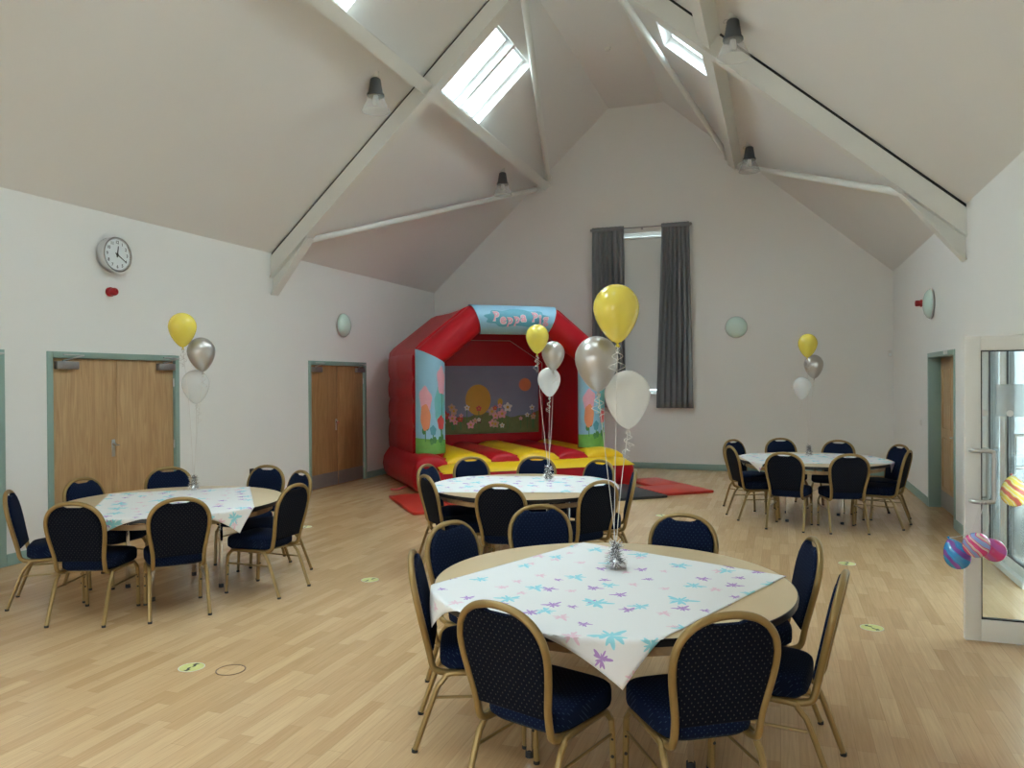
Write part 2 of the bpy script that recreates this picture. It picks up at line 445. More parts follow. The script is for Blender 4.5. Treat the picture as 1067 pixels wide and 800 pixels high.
WIN = (-3.28, -1.86, 1.47, 4.63)     # window between the curtains
def gable(name, y0, y1, holes):
    # lower slab with holes, then the gable above
    def slab(bm, a0, a1, z0, z1): box(bm, (a0, y0, z0), (a1, y1, z1))
    bm = bm_new()
    if name == 'wall_back':
        w = holes[0]
        slab(bm, XL, w[0], 0, ZE); slab(bm, w[1], XR, 0, ZE); slab(bm, w[0], w[1], 0, w[2])
        P = [(XL, ZE), (w[0], ZE), (w[0], w[3]), (w[1], w[3]), (w[1], ZE), (XR, ZE), (RR, ZR), (RL, ZR)]
    else:
        hs = sorted(holes)
        z0, z1 = hs[0][2], hs[0][3]
        slab(bm, XL, XR, 0, z0); slab(bm, XL, XR, z1, ZE)
        x = XL
        for h in hs: slab(bm, x, h[0], z0, z1); x = h[1]
        slab(bm, x, XR, z0, z1)
        P = [(XL, ZE), (XR, ZE), (RR, ZR), (RL, ZR)]
    prism(bm, [(p[0], y0, p[1]) for p in P], (0, y1 - y0, 0))
    return obj(name, bm, M['wall'], smooth=False)
struct(gable('wall_back', YB, YB + TH, [WIN]))
struct(gable('wall_front', YF - TH, YF, [(-5.9, -4.4, .9, 2.6), (-2.3, -.8, .9, 2.6)]))

# sloped ceilings with rooflight openings
SKY = [(10.05, 11.53), (6.05, 7.53), (1.6, 3.08)]  # last entry is unseen, its rooflights added for more light
def frac(z): return (z - ZE) / (ZR - ZE)
FZS = {'l': (frac(5.86), frac(6.69)), 'r': (frac(6.0), frac(6.69))}
def slope(name, x0, x1, side):
    L = math.hypot(x1 - x0, ZR - ZE)
    d = Vector(((x1 - x0) / L, 0, (ZR - ZE) / L)); n = Vector((-d.z, 0, d.x)) if side == 'l' else Vector((d.z, 0, -d.x))
    if n.z < 0: n = -n
    o = Vector((x0, 0, ZE)); FZ = FZS[side]
    holes = [(a, b, FZ[0] * L, FZ[1] * L) for a, b in SKY]
    As = sorted({YF - TH, YB + TH, *[h[0] for h in holes], *[h[1] for h in holes]})
    Bs = sorted({-.0, L, FZ[0] * L, FZ[1] * L})
    bm = bm_new()
    for a0, a1 in zip(As, As[1:]):
        for b0, b1 in zip(Bs, Bs[1:]):
            if any(h[0] < (a0 + a1) / 2 < h[1] and h[2] < (b0 + b1) / 2 < h[3] for h in holes): continue
            box(bm, (0, 0, 0), (1, 1, 1))
            vs = bm.verts[:][-8:] if False else None
            bm.verts.ensure_lookup_table()
            for v, (i, j, k) in zip(bm.verts[-8:], ((0, 0, 0), (1, 0, 0), (1, 1, 0), (0, 1, 0), (0, 0, 1), (1, 0, 1), (1, 1, 1), (0, 1, 1))):
                v.co = o + d * (b0 if i == 0 else b1) + Vector((0, a0 if j == 0 else a1, 0)) + n * (.24 * k)
    ob = obj(name, bm, M['ceil'], smooth=False)
    struct(ob)
    return o, d, n, L
slL = slope('ceiling', XL, RL, 'l')
slR = slope('ceiling', XR, RR, 'r')
bm = bm_new(); box(bm, (RL, YF - TH, ZR), (RR, YB + TH, ZR + .2)); struct(obj('ceiling', bm, M['ceil'], smooth=False))

# rooflights: two sashes side by side in each opening
wn = [0]
def rooflight(sl, a, b):
    o, d, n, L = sl
    wn[0] += 1
    root = struct(empty('window_%d' % wn[0]), 'pair of bright rooflights in the sloping ceiling')
    def slab(bm, y0, y1, s0, s1, k0, k1):
        box(bm, (0, 0, 0), (1, 1, 1)); bm.verts.ensure_lookup_table()
        for v, (i, j, k) in zip(bm.verts[-8:], ((0, 0, 0), (1, 0, 0), (1, 1, 0), (0, 1, 0), (0, 0, 1), (1, 0, 1), (1, 1, 1), (0, 1, 1))):
            v.co = o + d * (s1 if i else s0) + Vector((0, y1 if j else y0, 0)) + n * (k1 if k else k0)
    FZ = FZS['l' if d.x > 0 else 'r']; s0, s1 = FZ[0] * L, FZ[1] * L
    mid = (a + b) / 2
    for y0, y1 in ((a, mid - .035), (mid + .035, b)):
        bm = bm_new(); w = .035
        slab(bm, y0, y0 + w, s0, s1, .15, .22); slab(bm, y1 - w, y1, s0, s1, .15, .22)
        slab(bm, y0 + w, y1 - w, s0, s0 + w, .15, .22); slab(bm, y0 + w, y1 - w, s1 - w, s1, .15, .22)
        fr = obj('sash', bm, M['pvc'], root, smooth=False)
        bm = bm_new(); slab(bm, y0 + w, y1 - w, s0 + w, s1 - w, .18, .188)
        obj('pane', bm, M['glass'], fr, smooth=False)
        bm = bm_new(); slab(bm, y0 + .2, y1 - .2, s0 + .03, s0 + .045, .13, .15); obj('handle_bar', bm, M['alu'], fr, smooth=False)
    bm = bm_new(); slab(bm, mid - .035, mid + .035, s0, s1 + .06, .02, .2); obj('mullion', bm, M['pvc'], root, smooth=False)
for sl in (slL, slR):
    for a, b in SKY: rooflight(sl, a, b)

# roof steelwork: rafters, purlins, bracing tubes
def along(name, p0, p1, up, parts, label=None, m=None):
    """straight member from p0 to p1; parts = boxes (across0, across1, up0, up1) in its own axes"""
    p0, p1, up = Vector(p0), Vector(p1), Vector(up).normalized()
    t = (p1 - p0).normalized(); s = t.cross(up).normalized(); L = (p1 - p0).length
    root = None
    res = []
    for pname, (a0, a1, u0, u1), mt in parts:
        bm = bm_new(); vs = box(bm, (0, 0, 0), (1, 1, 1))
        for v, (i, j, k) in zip(vs, ((0, 0, 0), (1, 0, 0), (1, 1, 0), (0, 1, 0), (0, 0, 1), (1, 0, 1), (1, 1, 1), (0, 1, 1))):
            v.co = p0 + t * (L if i else 0) + s * (a1 if j else a0) + up * (u1 if k else u0)
        ob = obj(pname, bm, mt, root, smooth=False)
        if root is None: root = ob; struct(ob, label)
        res.append(ob)
    return root
RY = 9.52
for (o, d, n, L), nm, xw in ((slL, 'left', XL), (slR, 'right', XR)):
    for yy in (RY, 3.85):
        xr_ = (o + d * (L + .05)).x; cz = abs(d.x)
        def rib(u0, u1, hw):
            zz = zl if nm == 'left' else zr
            bm = bm_new(); prism(bm, [(xw, yy - hw, zz(xw) - u0 / cz), (xr_, yy - hw, zz(xr_) - u0 / cz), (xr_, yy - hw, zz(xr_) - u1 / cz), (xw, yy - hw, zz(xw) - u1 / cz)], (0, 2 * hw, 0)); return bm
        r = struct(obj('roof_beam', rib(.035, .25, .07), M['steel_white'], smooth=False), 'white painted steel rafter on the %s roof slope' % nm)
        obj('packer', rib(.001, .035, .045), M['dark_gap'], r, smooth=False)  # dark strip painting the shade in the gap below the ceiling
        obj('bottom_flange', rib(.25, .268, .10), M['steel_white'], r, smooth=False)
        # tapered haunch bracket at the wall
        sg = 1 if nm == 'left' else -1
        x = xw + sg * .002
        bm = bm_new()
        zb_ = ZE - .268 / cz; sl_ = d.z / abs(d.x)
        pts = [(x, yy - .012, zb_), (x, yy - .012, ZE - .60), (xw + sg * .60, yy - .012, zb_ + .60 * sl_)]
        prism(bm, pts, (0, .024, 0))
        obj('haunch_plate', bm, M['steel_white'], r, smooth=False)
        p0 = Vector((x, yy, ZE - .60)); p1 = Vector((xw + sg * .63, yy, zb_ + .61 * sl_))
        tt = (p1 - p0).normalized(); uu = Vector((-tt.z * 1, 0, tt.x)); uu = uu if uu.z > 0 else -uu
        bm = bm_new(); vs = box(bm, (0, 0, 0), (1, 1, 1)); LL = (p1 - p0).length
        for v, (i, j, k) in zip(vs, ((0, 0, 0), (1, 0, 0), (1, 1, 0), (0, 1, 0), (0, 0, 1), (1, 0, 1), (1, 1, 1), (0, 1, 1))):
            v.co = p0 + tt * (LL * i) + Vector((0, .085 * (2 * j - 1), 0)) + uu * (-.02 * (1 - k))
        obj('haunch_flange', bm, M['steel_white'], r, smooth=False)
    # ridge piece between the slopes
for yy in (RY, 3.85):
    bm = bm_new(); box(bm, (RL - .1, yy - .07, ZR - .32), (RR + .1, yy + .07, ZR - .04))
    struct(obj('roof_beam', bm, M['steel_white'], smooth=False), 'short flat steel beam across the ridge')
PXL, PXR = -4.60, -.68
for (o, d, n, L), px, nm in ((slL, PXL, 'left'), (slR, PXR, 'right')):
    s = (px - o.x) / d.x
    a = o + d * s + Vector((0, YF, 0)); b = o + d * s + Vector((0, YB - .005, 0))
    along('roof_beam', a, b, n, [('roof_beam', (-.055, .055, -.21, -.002), M['steel_white']), ('bottom_flange', (-.085, .085, -.225, -.21), M['steel_white'])], 'white painted purlin running the length of the %s roof slope' % nm)
def brace(p0, p1, off, sl, label):
    n = sl[2]
    p0 = Vector(p0) - n * off; p1 = Vector(p1) - n * off
    bm = bm_new(); tube(bm, [p0, p1], .05, 14)
    r = struct(obj('roof_brace', bm, M['steel_white']), label)
    for p, q in ((p0, p1), (p1, p0)):
        t = (q - p).normalized(); bm = bm_new(); tube(bm, [p + t * .02, p + t * .12], .072, 12); obj('end_collar', bm, M['steel_white'], r)
def onl(x, y): return (x, y, zl(x))
def onr(x, y): return (x, y, zr(x))
brace(onl(-6.72, 9.66), onl(PXL - .1, YB - .12), .14, slL, 'round steel brace from the eaves to the end of the left purlin')
brace(onl(PXL + .1, YB - .12), onl(RL - .1, 9.7), .14, slL, 'round steel brace from the left purlin end up to the ridge')
brace(onr(1.62, 9.66), onr(PXR + .1, YB - .12), .14, slR, 'round steel brace from the eaves to the end of the right purlin')
brace(onr(PXR - .1, YB - .12), onr(RR + .1, 9.7), .14, slR, 'round steel brace from the right purlin end up to the ridge')

# skirting
bm = bm_new()
def skirt(name, segs, side):
    bm = bm_new()
    for lo, hi in segs: box(bm, lo, hi, bev=.006)
    struct(obj(name, bm, M['sage']), 'sage green painted skirting')
F = .075
skirt('baseboard_left', [((XL, a, 0), (XL + .02, b, .115)) for a, b in ((YF, D0[0] - F), (D0[1] + .0, D1[0] - .0), (D1[1], D2[0]), (D2[1], YB))], 'l')
skirt('baseboard_back', [((XL + .02, YB - .02, 0), (XR - .02, YB, .115))], 'b')
skirt('baseboard_right', [((XR - .02, a, 0), (XR, b, .115)) for a, b in ((YF, GL[0]), (GL[1], D3[0]), (D3[1], YB))], 'r')

# timber double doors on the left wall
def double_door(n, y0, y1, label, wood, kick, split=None, closers=True):
    root = struct(empty('door_%d' % n, (XL, y0, 0)), label)
    w = y1 - y0
    fw = .065
    bm = bm_new()
    box(bm, (-.10, 0, 0), (.016, fw, DZ), bev=.004); box(bm, (-.10, w - fw, 0), (.016, w, DZ), bev=.004); box(bm, (-.10, fw, DZ - fw), (.016, w - fw, DZ), bev=.004)
    obj('door_frame', bm, M['sage'], root)
    bm = bm_new(); box(bm, (-.14, 0, 0), (-.105, w, DZ)); obj('door_backing', bm, M['dark_gap'], root, smooth=False)  # dark panel added behind the leaves to stop light leaking through
    mid = (split - y0) if split else w / 2
    for k, (a, b) in enumerate(((fw + .004, mid - .002), (mid + .002, w - fw - .004))):
        bm = bm_new(); box(bm, (-.065, a, .008), (-.022, b, DZ - fw - .004), bev=.002)
        leaf = obj('door_leaf', bm, wood if k else wood, root)
        if kick:
            bm = bm_new(); box(bm, (-.022, a + .01, .02), (-.019, b - .01, .24)); obj('kick_plate', bm, M['kick'], leaf, smooth=False)
        for hz in (.25, 1.0, 1.75):
            hy = a if k == 0 else b
            bm = bm_new(); tube(bm, [(-.012, hy, hz - .05), (-.012, hy, hz + .05)], .009, 8); obj('hinge', bm, M['alu'], leaf)
        # closer box and arm
        cy = (a + .16) if k == 0 else (b - .14)
        bm = bm_new(); box(bm, (-.022, cy - .13, DZ - fw - .115), (.035, cy + .13, DZ - fw - .035), bev=.006)
        cl = obj('door_closer', bm, M['kick'], leaf)
        bm = bm_new(); tube(bm, [(.01, cy - .05, DZ - fw - .03), (.02, cy + .2, DZ - .035)], .009, 6); tube(bm, [(.02, cy + .2, DZ - .035), (.02, cy - .05, DZ - .03)], .007, 6)
        obj('closer_arm', bm, M['alu'], cl)
    # lock plate and cylinder near the meeting stiles
    bm = bm_new(); box(bm, (-.022, mid - .075, .93), (-.016, mid - .03, 1.12), bev=.003)
    lp = obj('lock_plate', bm, M['alu'], root)
    bm = bm_new(); lathe(bm, [(0, 0), (.02, 0), (.02, .02), (.013, .028), (0, .028)], 14, Matrix.Translation((-.016, mid - .052, 1.07)) @ Matrix.Rotation(PI / 2, 4, 'Y'))
    box(bm, (.004, mid - .056, 1.05), (.016, mid + .0, 1.062))
    obj('door_handle', bm, M['chrome'], lp)
    return root
double_door(1, *D1, 'oak veneered double door in a sage green frame behind the table with the clock above', M['oak'], False, 6.69)
double_door(2, *D2, 'oak veneered double door with grey kick plates beside the bouncy castle', M['oak_dark'], True, 11.26)
double_door(3, *D0, 'sage green door frame at the edge of the view', M['oak'], False)
# single door set deep in the right wall
root = struct(empty('door_4', (XR, D3[0], 0)), 'oak panelled door in a deep sage green reveal on the right wall')
w = D3[1] - D3[0]
bm = bm_new()
box(bm, (-.012, 0, 0), (.20, .06, DZ), bev=.003); box(bm, (-.012, w - .06, 0), (.20, w, DZ), bev=.003); box(bm, (-.012, .06, DZ - .06), (.20, w - .06, DZ), bev=.003)
obj('door_frame', bm, M['sage'], root)
bm = bm_new(); box(bm, (.20, 0, 0), (.23, w, DZ)); obj('door_backing', bm, M['dark_gap'], root, smooth=False)  # added panel blocking outside light at the leaf gaps
for k, (a, b) in enumerate(((.063, w / 2 - .002), (w / 2 + .002, w - .063))):
    bm = bm_new(); box(bm, (.14, a, .008), (.185, b, DZ - .064), bev=.002); leaf = obj('door_leaf', bm, M['oak'], root)
    for z0, z1 in ((.30, .95), (1.08, 1.86)):
        bm = bm_new()
        tube(bm, [(.139, a + .14, z0), (.139, b - .14, z0), (.139, b - .14, z1), (.139, a + .14, z1)], .011, 6, closed=True)
        obj('panel_moulding', bm, M['oak'], leaf)
    bm = bm_new(); box(bm, (.136, a + .01, .02), (.14, b - .01, .24)); obj('kick_plate', bm, M['kick'], leaf, smooth=False)
bm = bm_new(); tube(bm, [(.14, w / 2 - .06, 1.0), (.09, w / 2 - .06, 1.0), (.09, w / 2 - .18, 1.0)], .009, 8); obj('door_handle', bm, M['alu'], root)
bm = bm_new(); box(bm, (-.045, .35, DZ - .05), (-.012, .45, DZ + .0), bev=.008); obj('door_contact', bm, M['white_plastic'], root)

# glazed screen in the right wall
root = struct(empty('window_%d' % (wn[0] + 1), (XR, 0, 0)), 'white framed glazed screen in the right wall seen through the open glass door'); wn[0] += 1
def xf(lo, hi): return ((lo[0], lo[1], lo[2]), (hi[0], hi[1], hi[2]))
ys = [(8.72, 8.97), (8.09, 8.25), (7.36, 7.47)]
bm = bm_new()
for a, b in ys: box(bm, (.02, a, 0), (.10, b, 2.12), bev=.004)
for a, b in ((8.25, 8.72), (7.47, 8.09)):
    box(bm, (.02, a, 0), (.10, b, .13), bev=.004); box(bm, (.02, a, 2.04), (.10, b, 2.12), bev=.004)
box(bm, (-.03, 7.36, 0), (.02, 8.97, .055), bev=.004)
box(bm, (.02, GL[0], 2.05), (.10, 7.36, 2.12), bev=.004); box(bm, (.02, GL[0], 0), (.10, GL[0] + .06, 2.05), bev=.004)
obj('screen_frame', bm, M['pvc'], root)
for a, b in ((8.25, 8.72), (7.47, 8.09)):
    bm = bm_new(); box(bm, (.045, a, .13), (.055, b, 2.04)); pn = obj('pane', bm, M['glass'], root, smooth=False)
    bm = bm_new()
    for p0, p1 in (((.035, a, .13), (.05, a + .014, 2.04)), ((.035, b - .014, .13), (.05, b, 2.04)), ((.035, a, .13), (.05, b, .142)), ((.035, a, 2.028), (.05, b, 2.04))): box(bm, p0, p1)
    obj('gasket', bm, M['gasket'], pn, smooth=False)
bm = bm_new(); tube(bm, catmull([(.02, 7.415, 1.27), (-.06, 7.415, 1.27), (-.06, 7.415, 1.0), (.02, 7.415, 1.0)], 1), .015, 10); obj('pull_handle', bm, M['alu'], root)

# outside the glazing: paving and a pale rendered boundary raised to cut sky light
bm = bm_new(); box(bm, (XR + TH, -6, -.2), (12, 22, -.03)); struct(obj('pavement', bm, M['paving'], smooth=False), 'grey paving outside the glass doors')
bm = bm_new(); box(bm, (4.1, -2, -.03), (4.3, 22, 3.5)); box(bm, (4.05, -2, 3.5), (4.35, 22, 3.58)); struct(obj('wall_outside', bm, M['fence'], smooth=False), 'pale rendered boundary outside')

bm = bm_new(); box(bm, (XR + TH, 4.2, 2.5), (3.5, 11.5, 2.62)); box(bm, (3.4, 4.3, -.03), (3.48, 4.38, 2.5)); box(bm, (3.4, 11.3, -.03), (3.48, 11.38, 2.5)); struct(obj('porch_roof', bm, M['fence'], smooth=False), 'porch roof outside the glass doors')  # unseen canopy on posts, added to keep sky light off the doorway
# open glass leaf
LY = 5.83
root = struct(empty('door_5', (1.163, LY, 0)), 'white framed glass door leaf standing open with a steel pull handle')
LW, LZ0, LZ1 = .79, .012, 2.03
sw = .095
bm = bm_new()
t0, t1 = -.027, .027
box(bm, (0, t0, LZ0), (sw, t1, LZ1), bev=.004); box(bm, (LW - sw, t0, LZ0), (LW, t1, LZ1), bev=.004)
box(bm, (sw, t0, LZ0), (LW - sw, t1, .155), bev=.004); box(bm, (sw, t0, LZ1 - sw), (LW - sw, t1, LZ1), bev=.004)
obj('leaf_frame', bm, M['steel_white'], root)
bm = bm_new(); box(bm, (sw, -.005, .155), (LW - sw, .005, LZ1 - sw)); pn = obj('pane', bm, M['glass'], root, smooth=False)
bm = bm_new()
g = .008
for (a0, b0), (a1, b1) in (((sw, .155), (sw + g, LZ1 - sw)), ((LW - sw - g, .155), (LW - sw, LZ1 - sw)), ((sw, .155), (LW - sw, .155 + g)), ((sw, LZ1 - sw - g), (LW - sw, LZ1 - sw))):
    box(bm, (a0, -.016, b0), (a1, .016, b1))
obj('gasket', bm, M['gasket'], root, smooth=False)
for x in (.117, .265, .41, .56):
    bm = bm_new(); lathe(bm, [(0, -.0015), (.021, -.0015), (.021, .0015), (0, .0015)], 20, Matrix.Translation((x, -.008, 1.52)) @ Matrix.Rotation(PI / 2, 4, 'X')); obj('glass_marker', bm, M['white_plastic'], pn)
bm = bm_new(); box(bm, (.185, -.0085, 1.50), (LW - sw - .02, -.0065, 1.71)); obj('frosted_band', bm, M['frost'], pn, smooth=False)
for sy in (-1, 1):
    y1 = sy * .075; xb = .158
    bm = bm_new(); tube(bm, catmull([(.035, sy * .027, 1.275), (.04, y1 * .8, 1.275), (.06, y1, 1.275), (.11, y1, 1.275), (xb - .012, y1, 1.270), (xb, y1, 1.25), (xb, y1, 1.1), (xb, y1, .965), (xb - .012, y1, .945), (.11, y1, .94), (.06, y1, .94), (.04, y1 * .8, .94), (.035, sy * .027, .94)], 4), .0145, 10)
    obj('pull_handle', bm, M['alu'], root)
for hz in (.3, 1.1, 1.8):
    bm = bm_new(); tube(bm, [(LW - .005, -.032, hz - .06), (LW - .005, -.032, hz + .06)], .011, 8); obj('hinge', bm, M['alu'], root)

# ------------------------------------------------------------------ window, blind, curtains on the back wall
root = struct(empty('window_%d' % (wn[0] + 1), (0, YB, 0)), 'tall narrow window behind the blind on the end wall')
x0, x1, z0, z1 = WIN
bm = bm_new(); w = .06
box(bm, (x0, .10, z0), (x0 + w, .15, z1)); box(bm, (x1 - w, .10, z0), (x1, .15, z1)); box(bm, (x0 + w, .10, z0), (x1 - w, .15, z0 + w)); box(bm, (x0 + w, .10, z1 - w), (x1 - w, .15, z1))
box(bm, ((x0 + x1) / 2 - .03, .10, z0 + w), ((x0 + x1) / 2 + .03, .15, z1 - w))
obj('window_frame', bm, M['pvc'], root, smooth=False)
bm = bm_new(); box(bm, (x0 + w, .12, z0 + w), (x1 - w, .126, z1 - w)); obj('pane', bm, M['glass'], root, smooth=False)
bm = bm_new(); box(bm, (x0 - .03, -.05, z0 - .035), (x1 + .03, .10, z0), bev=.006); obj('window_sill', bm, M['pvc'], root)
bl = tag(empty('roller_blind', (0, YB, 0)), 'pale grey roller blind pulled down behind the grey curtains', 'blind')
bm = bm_new(); box(bm, (x0 + .015, .040, z0 + .10), (x1 - .015, .043, z1 - .10)); obj('blind_fabric', bm, M['blind'], bl, smooth=False)
bm = bm_new(); tube(bm, [(x0 + .012, .045, z1 - .10), (x1 - .012, .045, z1 - .10)], .022, 12); obj('roller_tube', bm, M['pvc'], bl)
bm = bm_new(); box(bm, (x0 + .015, .034, z0 + .08), (x1 - .015, .049, z0 + .105), bev=.003); obj('bottom_bar', bm, M['pvc'], bl)

ROD_Z, ROD_Y = 4.715, YB - .10
rod = tag(empty('curtain_rod', (0, ROD_Y, ROD_Z)), 'thin dark metal curtain rod above the tall window on the end wall', 'curtain rod')
bm = bm_new(); tube(bm, [(-3.51, 0, 0), (-1.60, 0, 0)], .012, 10); obj('pole', bm, M['kick'], rod)
for x in (-3.52, -1.59):
    bm = bm_new(); bmesh.ops.create_uvsphere(bm, u_segments=12, v_segments=8, radius=.032, matrix=Matrix.Translation((x, 0, 0))); obj('finial', bm, M['kick'], rod)
for x in (-3.48, -2.53, -1.63):
    bm = bm_new(); tube(bm, [(x, 0, 0), (x, .1, 0)], .009, 8); box(bm, (x - .02, .092, -.03), (x + .02, .1, .03)); obj('bracket', bm, M['kick'], rod)

def curtain(xt0, xt1, xb0, xb1, zb, label, seed):
    r = random.Random(seed)
    root = tag(empty('curtain', (0, ROD_Y, 0)), label, 'curtain', 'grey curtains of the tall window')
    bm = bm_new(); nu, nz = 90, 26
    ph = [r.uniform(0, 6.28) for _ in range(4)]
    nf = 7
    rows = []
    for j in range(nz + 1):
        t = j / nz; z = ROD_Z + .045 + (zb - ROD_Z - .045) * t
        row = []
        for i in range(nu + 1):
            s = i / nu
            a = .018 + .035 * min(1, t * 4)
            ss = s + .012 * math.sin(5 * t + ph[0] + 9 * s)
            y = a * math.sin(2 * PI * nf * ss + ph[1]) + .4 * a * math.sin(2 * PI * nf * 1.9 * ss + ph[2] + 1.5 * t)
            if t < .035: y *= .55
            x0_, x1_ = xt0 + (xb0 - xt0) * t, xt1 + (xb1 - xt1) * t
            x = x0_ + (x1_ - x0_) * s + .006 * math.sin(40 * s + ph[3])
            row.append(bm.verts.new((x, y - .012, z)))
        rows.append(row)
    for A, B in zip(rows, rows[1:]):
        for i in range(nu): bm.faces.new((A[i], A[i + 1], B[i + 1], B[i]))
    c = obj('drape', bm, M['curtain'], root, angle=80)
    md = c.modifiers.new('t', 'SOLIDIFY'); md.thickness = .004
    bm = bm_new()
    for i in range(nu + 1): pass
    hh = []
    for j, z in enumerate((ROD_Z + .035, ROD_Z - .045)):
        hh.append([bm.verts.new((xt0 + (xt1 - xt0) * i / 60, -.026 - .012 * (i % 2), z)) for i in range(61)])
    for i in range(60): bm.faces.new((hh[0][i], hh[0][i + 1], hh[1][i + 1], hh[1][i]))
    h = obj('pleat_heading', bm, M['curtain'], root); md = h.modifiers.new('t', 'SOLIDIFY'); md.thickness = .004
curtain(-3.50, -2.87, -3.52, -2.84, 1.19, 'long grey curtain hanging nearest the bouncy castle, partly behind balloons', 3)
curtain(-2.14, -1.61, -2.26, -1.55, 1.19, 'long grey curtain in full view, farther from the bouncy castle', 4)

# ------------------------------------------------------------------ chairs
TOPZ = .912
def make_chair(loc, rz, label, group):
    root = tag(empty('banquet_chair', loc, rz), label, 'chair', group)
    s_dir = Vector((0, -.215, .977)).normalized()
    base = Vector((0, -.232, .405))
    n_fr = Vector((0, s_dir.z, -s_dir.y))            # towards the sitter
    S_TOP = (TOPZ - .016 - .405) / s_dir.z
    half = [(.172, 0), (.172, .05), (.176, .10), (.186, .16), (.196, .22), (.203, .28), (.203, .335), (.190, .388), (.161, .434), (.116, .468), (.061, .487), (0, .4925)]
    k = S_TOP / .4925
    half = [(x * 1.03, s * k) for x, s in half]
    def P(x, s, o=0): return base + Vector((x, 0, 0)) + s_dir * s + n_fr * o
    # hoop with J curves running forward under the seat
    hoop = [P(x, s) for x, s in half]; hoopL = [Vector((-p.x, p.y, p.z)) for p in hoop[:-1]][::-1]
    J = [Vector((.177, -.03, .362)), Vector((.177, -.10, .362)), Vector((.177, -.175, .365)), Vector((.177, -.216, .380))]
    pts = J + hoop + hoopL + [Vector((-p.x, p.y, p.z)) for p in J[::-1]]
    bm = bm_new(); tube(bm, catmull(pts, 3), .0165, 10, ry=.0155)
    obj('back_frame', bm, M['gold'], root)
    # seat: crowned cushion
    def cushion(bm, outline, prof):
        c = Vector((0, 0, 0))
        for p in outline: c += p / len(outline)
        rings = []
        for sc, h in prof:
            rings.append([bm.verts.new(c + (p - c) * sc + Vector((0, 0, h))) for p in outline])
        n = len(outline)
        for A, B in zip(rings, rings[1:]):
            for i in range(n): bm.faces.new((A[i], A[(i + 1) % n], B[(i + 1) % n], B[i]))
        bm.faces.new(rings[0][::-1]); bm.faces.new(rings[-1])
    o = []
    N = 40
    for i in range(N):
        a = 2 * PI * i / N; ex = .42
        cx, cy = math.cos(a), math.sin(a)
        x = math.copysign(abs(cx) ** ex, cx); y = math.copysign(abs(cy) ** ex, cy)
        wx = .212 + .016 * y
        o.append(Vector((x * wx, .015 + y * .215, 0)))
    bm = bm_new(); cushion(bm, o, [(.93, .380), (.985, .389), (1.0, .405), (1.0, .448), (.985, .464), (.94, .474), (.8, .482), (.5, .488), (.2, .490)])
    obj('seat', bm, M['navy'], root, angle=70)
    bm = bm_new(); cushion(bm, [p.copy() for p in o], [(.86, .372), (.90, .372), (.90, .381), (.86, .381)]); obj('seat_board', bm, M['black_plastic'], root)
    # back upholstery: navy front pad and dark dotted back panel
    def outline(inset, s0):
        pts = []
        for x, s in half:
            if s < s0: continue
            pts.append((max(0, x - inset), min(s, S_TOP - inset)))
        pts = [(half[1][0] - inset, s0)] + pts
        dense = []
        for (xa, sa), (xb, sb) in zip(pts, pts[1:]):
            for q in range(3): dense.append((xa + (xb - xa) * q / 3, sa + (sb - sa) * q / 3))
        dense.append(pts[-1])
        # flat-topped dip that leaves a hand-hold slot under the arch
        lim = S_TOP - inset - .024
        dense = [(x, min(s, lim + max(0, (x - .055)) * .5) if x < .1 else s) for x, s in dense]
        full = dense + [(-x, s) for x, s in dense[::-1][1:]]
        return full
    def pad(name, m, sgn, inset, thick):
        ol = outline(inset, .055)
        bm = bm_new(); cx, cs = 0, sum(s for x, s in ol) / len(ol)
        prof = [(1.0, 0), (1.0, .4), (.985, .75), (.95, .95), (.85, 1.05), (.6, 1.15), (.3, 1.2)]
        rings = [[bm.verts.new(P(x * sc, cs + (s - cs) * sc, sgn * thick * h)) for x, s in ol] for sc, h in prof]
        n = len(ol)
        for A, B in zip(rings, rings[1:]):
            for i in range(n): bm.faces.new((A[i], A[(i + 1) % n], B[(i + 1) % n], B[i]))
        bm.faces.new(rings[0][::-1]); bm.faces.new(rings[-1])
        obj(name, bm, m, root, angle=70)
    pad('backrest', M['navy'], 1, .014, .026)
    pad('back_panel', M['navy_dark'], -1, .015, .010)
    for sx in (-1, 1):
        X = .196 * sx
        rail = [Vector((X, -.165, .352)), Vector((X, -.13, .366)), Vector((X, .12, .366)), Vector((X, .165, .352))]
        bm = bm_new(); tube(bm, catmull(rail, 3), .0135, 8, ry=.0145); obj('side_rail', bm, M['gold'], root)
        fl = [Vector((X, .163, .353)), Vector((X * 1.01, .185, .326)), Vector((X * 1.03, .195, .29)), Vector((X * 1.03, .21, .008))]
        bm = bm_new(); tube(bm, catmull(fl, 4), .0135, 8, ry=.0145); l1 = obj('leg', bm, M['gold'], root)
        rl = [Vector((X, -.163, .353)), Vector((X * 1.01, -.186, .326)), Vector((X * 1.02, -.214, .28)), Vector((X * 1.05, -.315, .008))]
        bm = bm_new(); tube(bm, catmull(rl, 4), .0135, 8, ry=.0145); l2 = obj('leg', bm, M['gold'], root)
        for lg, e in ((l1, fl[-1]), (l2, rl[-1])):
            bm = bm_new(); tube(bm, [e + Vector((0, 0, .008)), e - Vector((0, 0, .008))], .0152, 8); obj('foot_cap', bm, M['rubber'], lg)
        for z in (.16, .235):
            bm = bm_new(); bmesh.ops.create_uvsphere(bm, u_segments=8, v_segments=6, radius=.008, matrix=Matrix.Translation((X * 1.05, .192, z)))
            obj('stacking_bumper', bm, M['rubber'], l1)
        bm = bm_new(); tube(bm, [(X * 1.02, -.222, .255), (X * 1.03, .196, .255)], .0075, 7); obj('stretcher', bm, M['gold'], root)
    return root

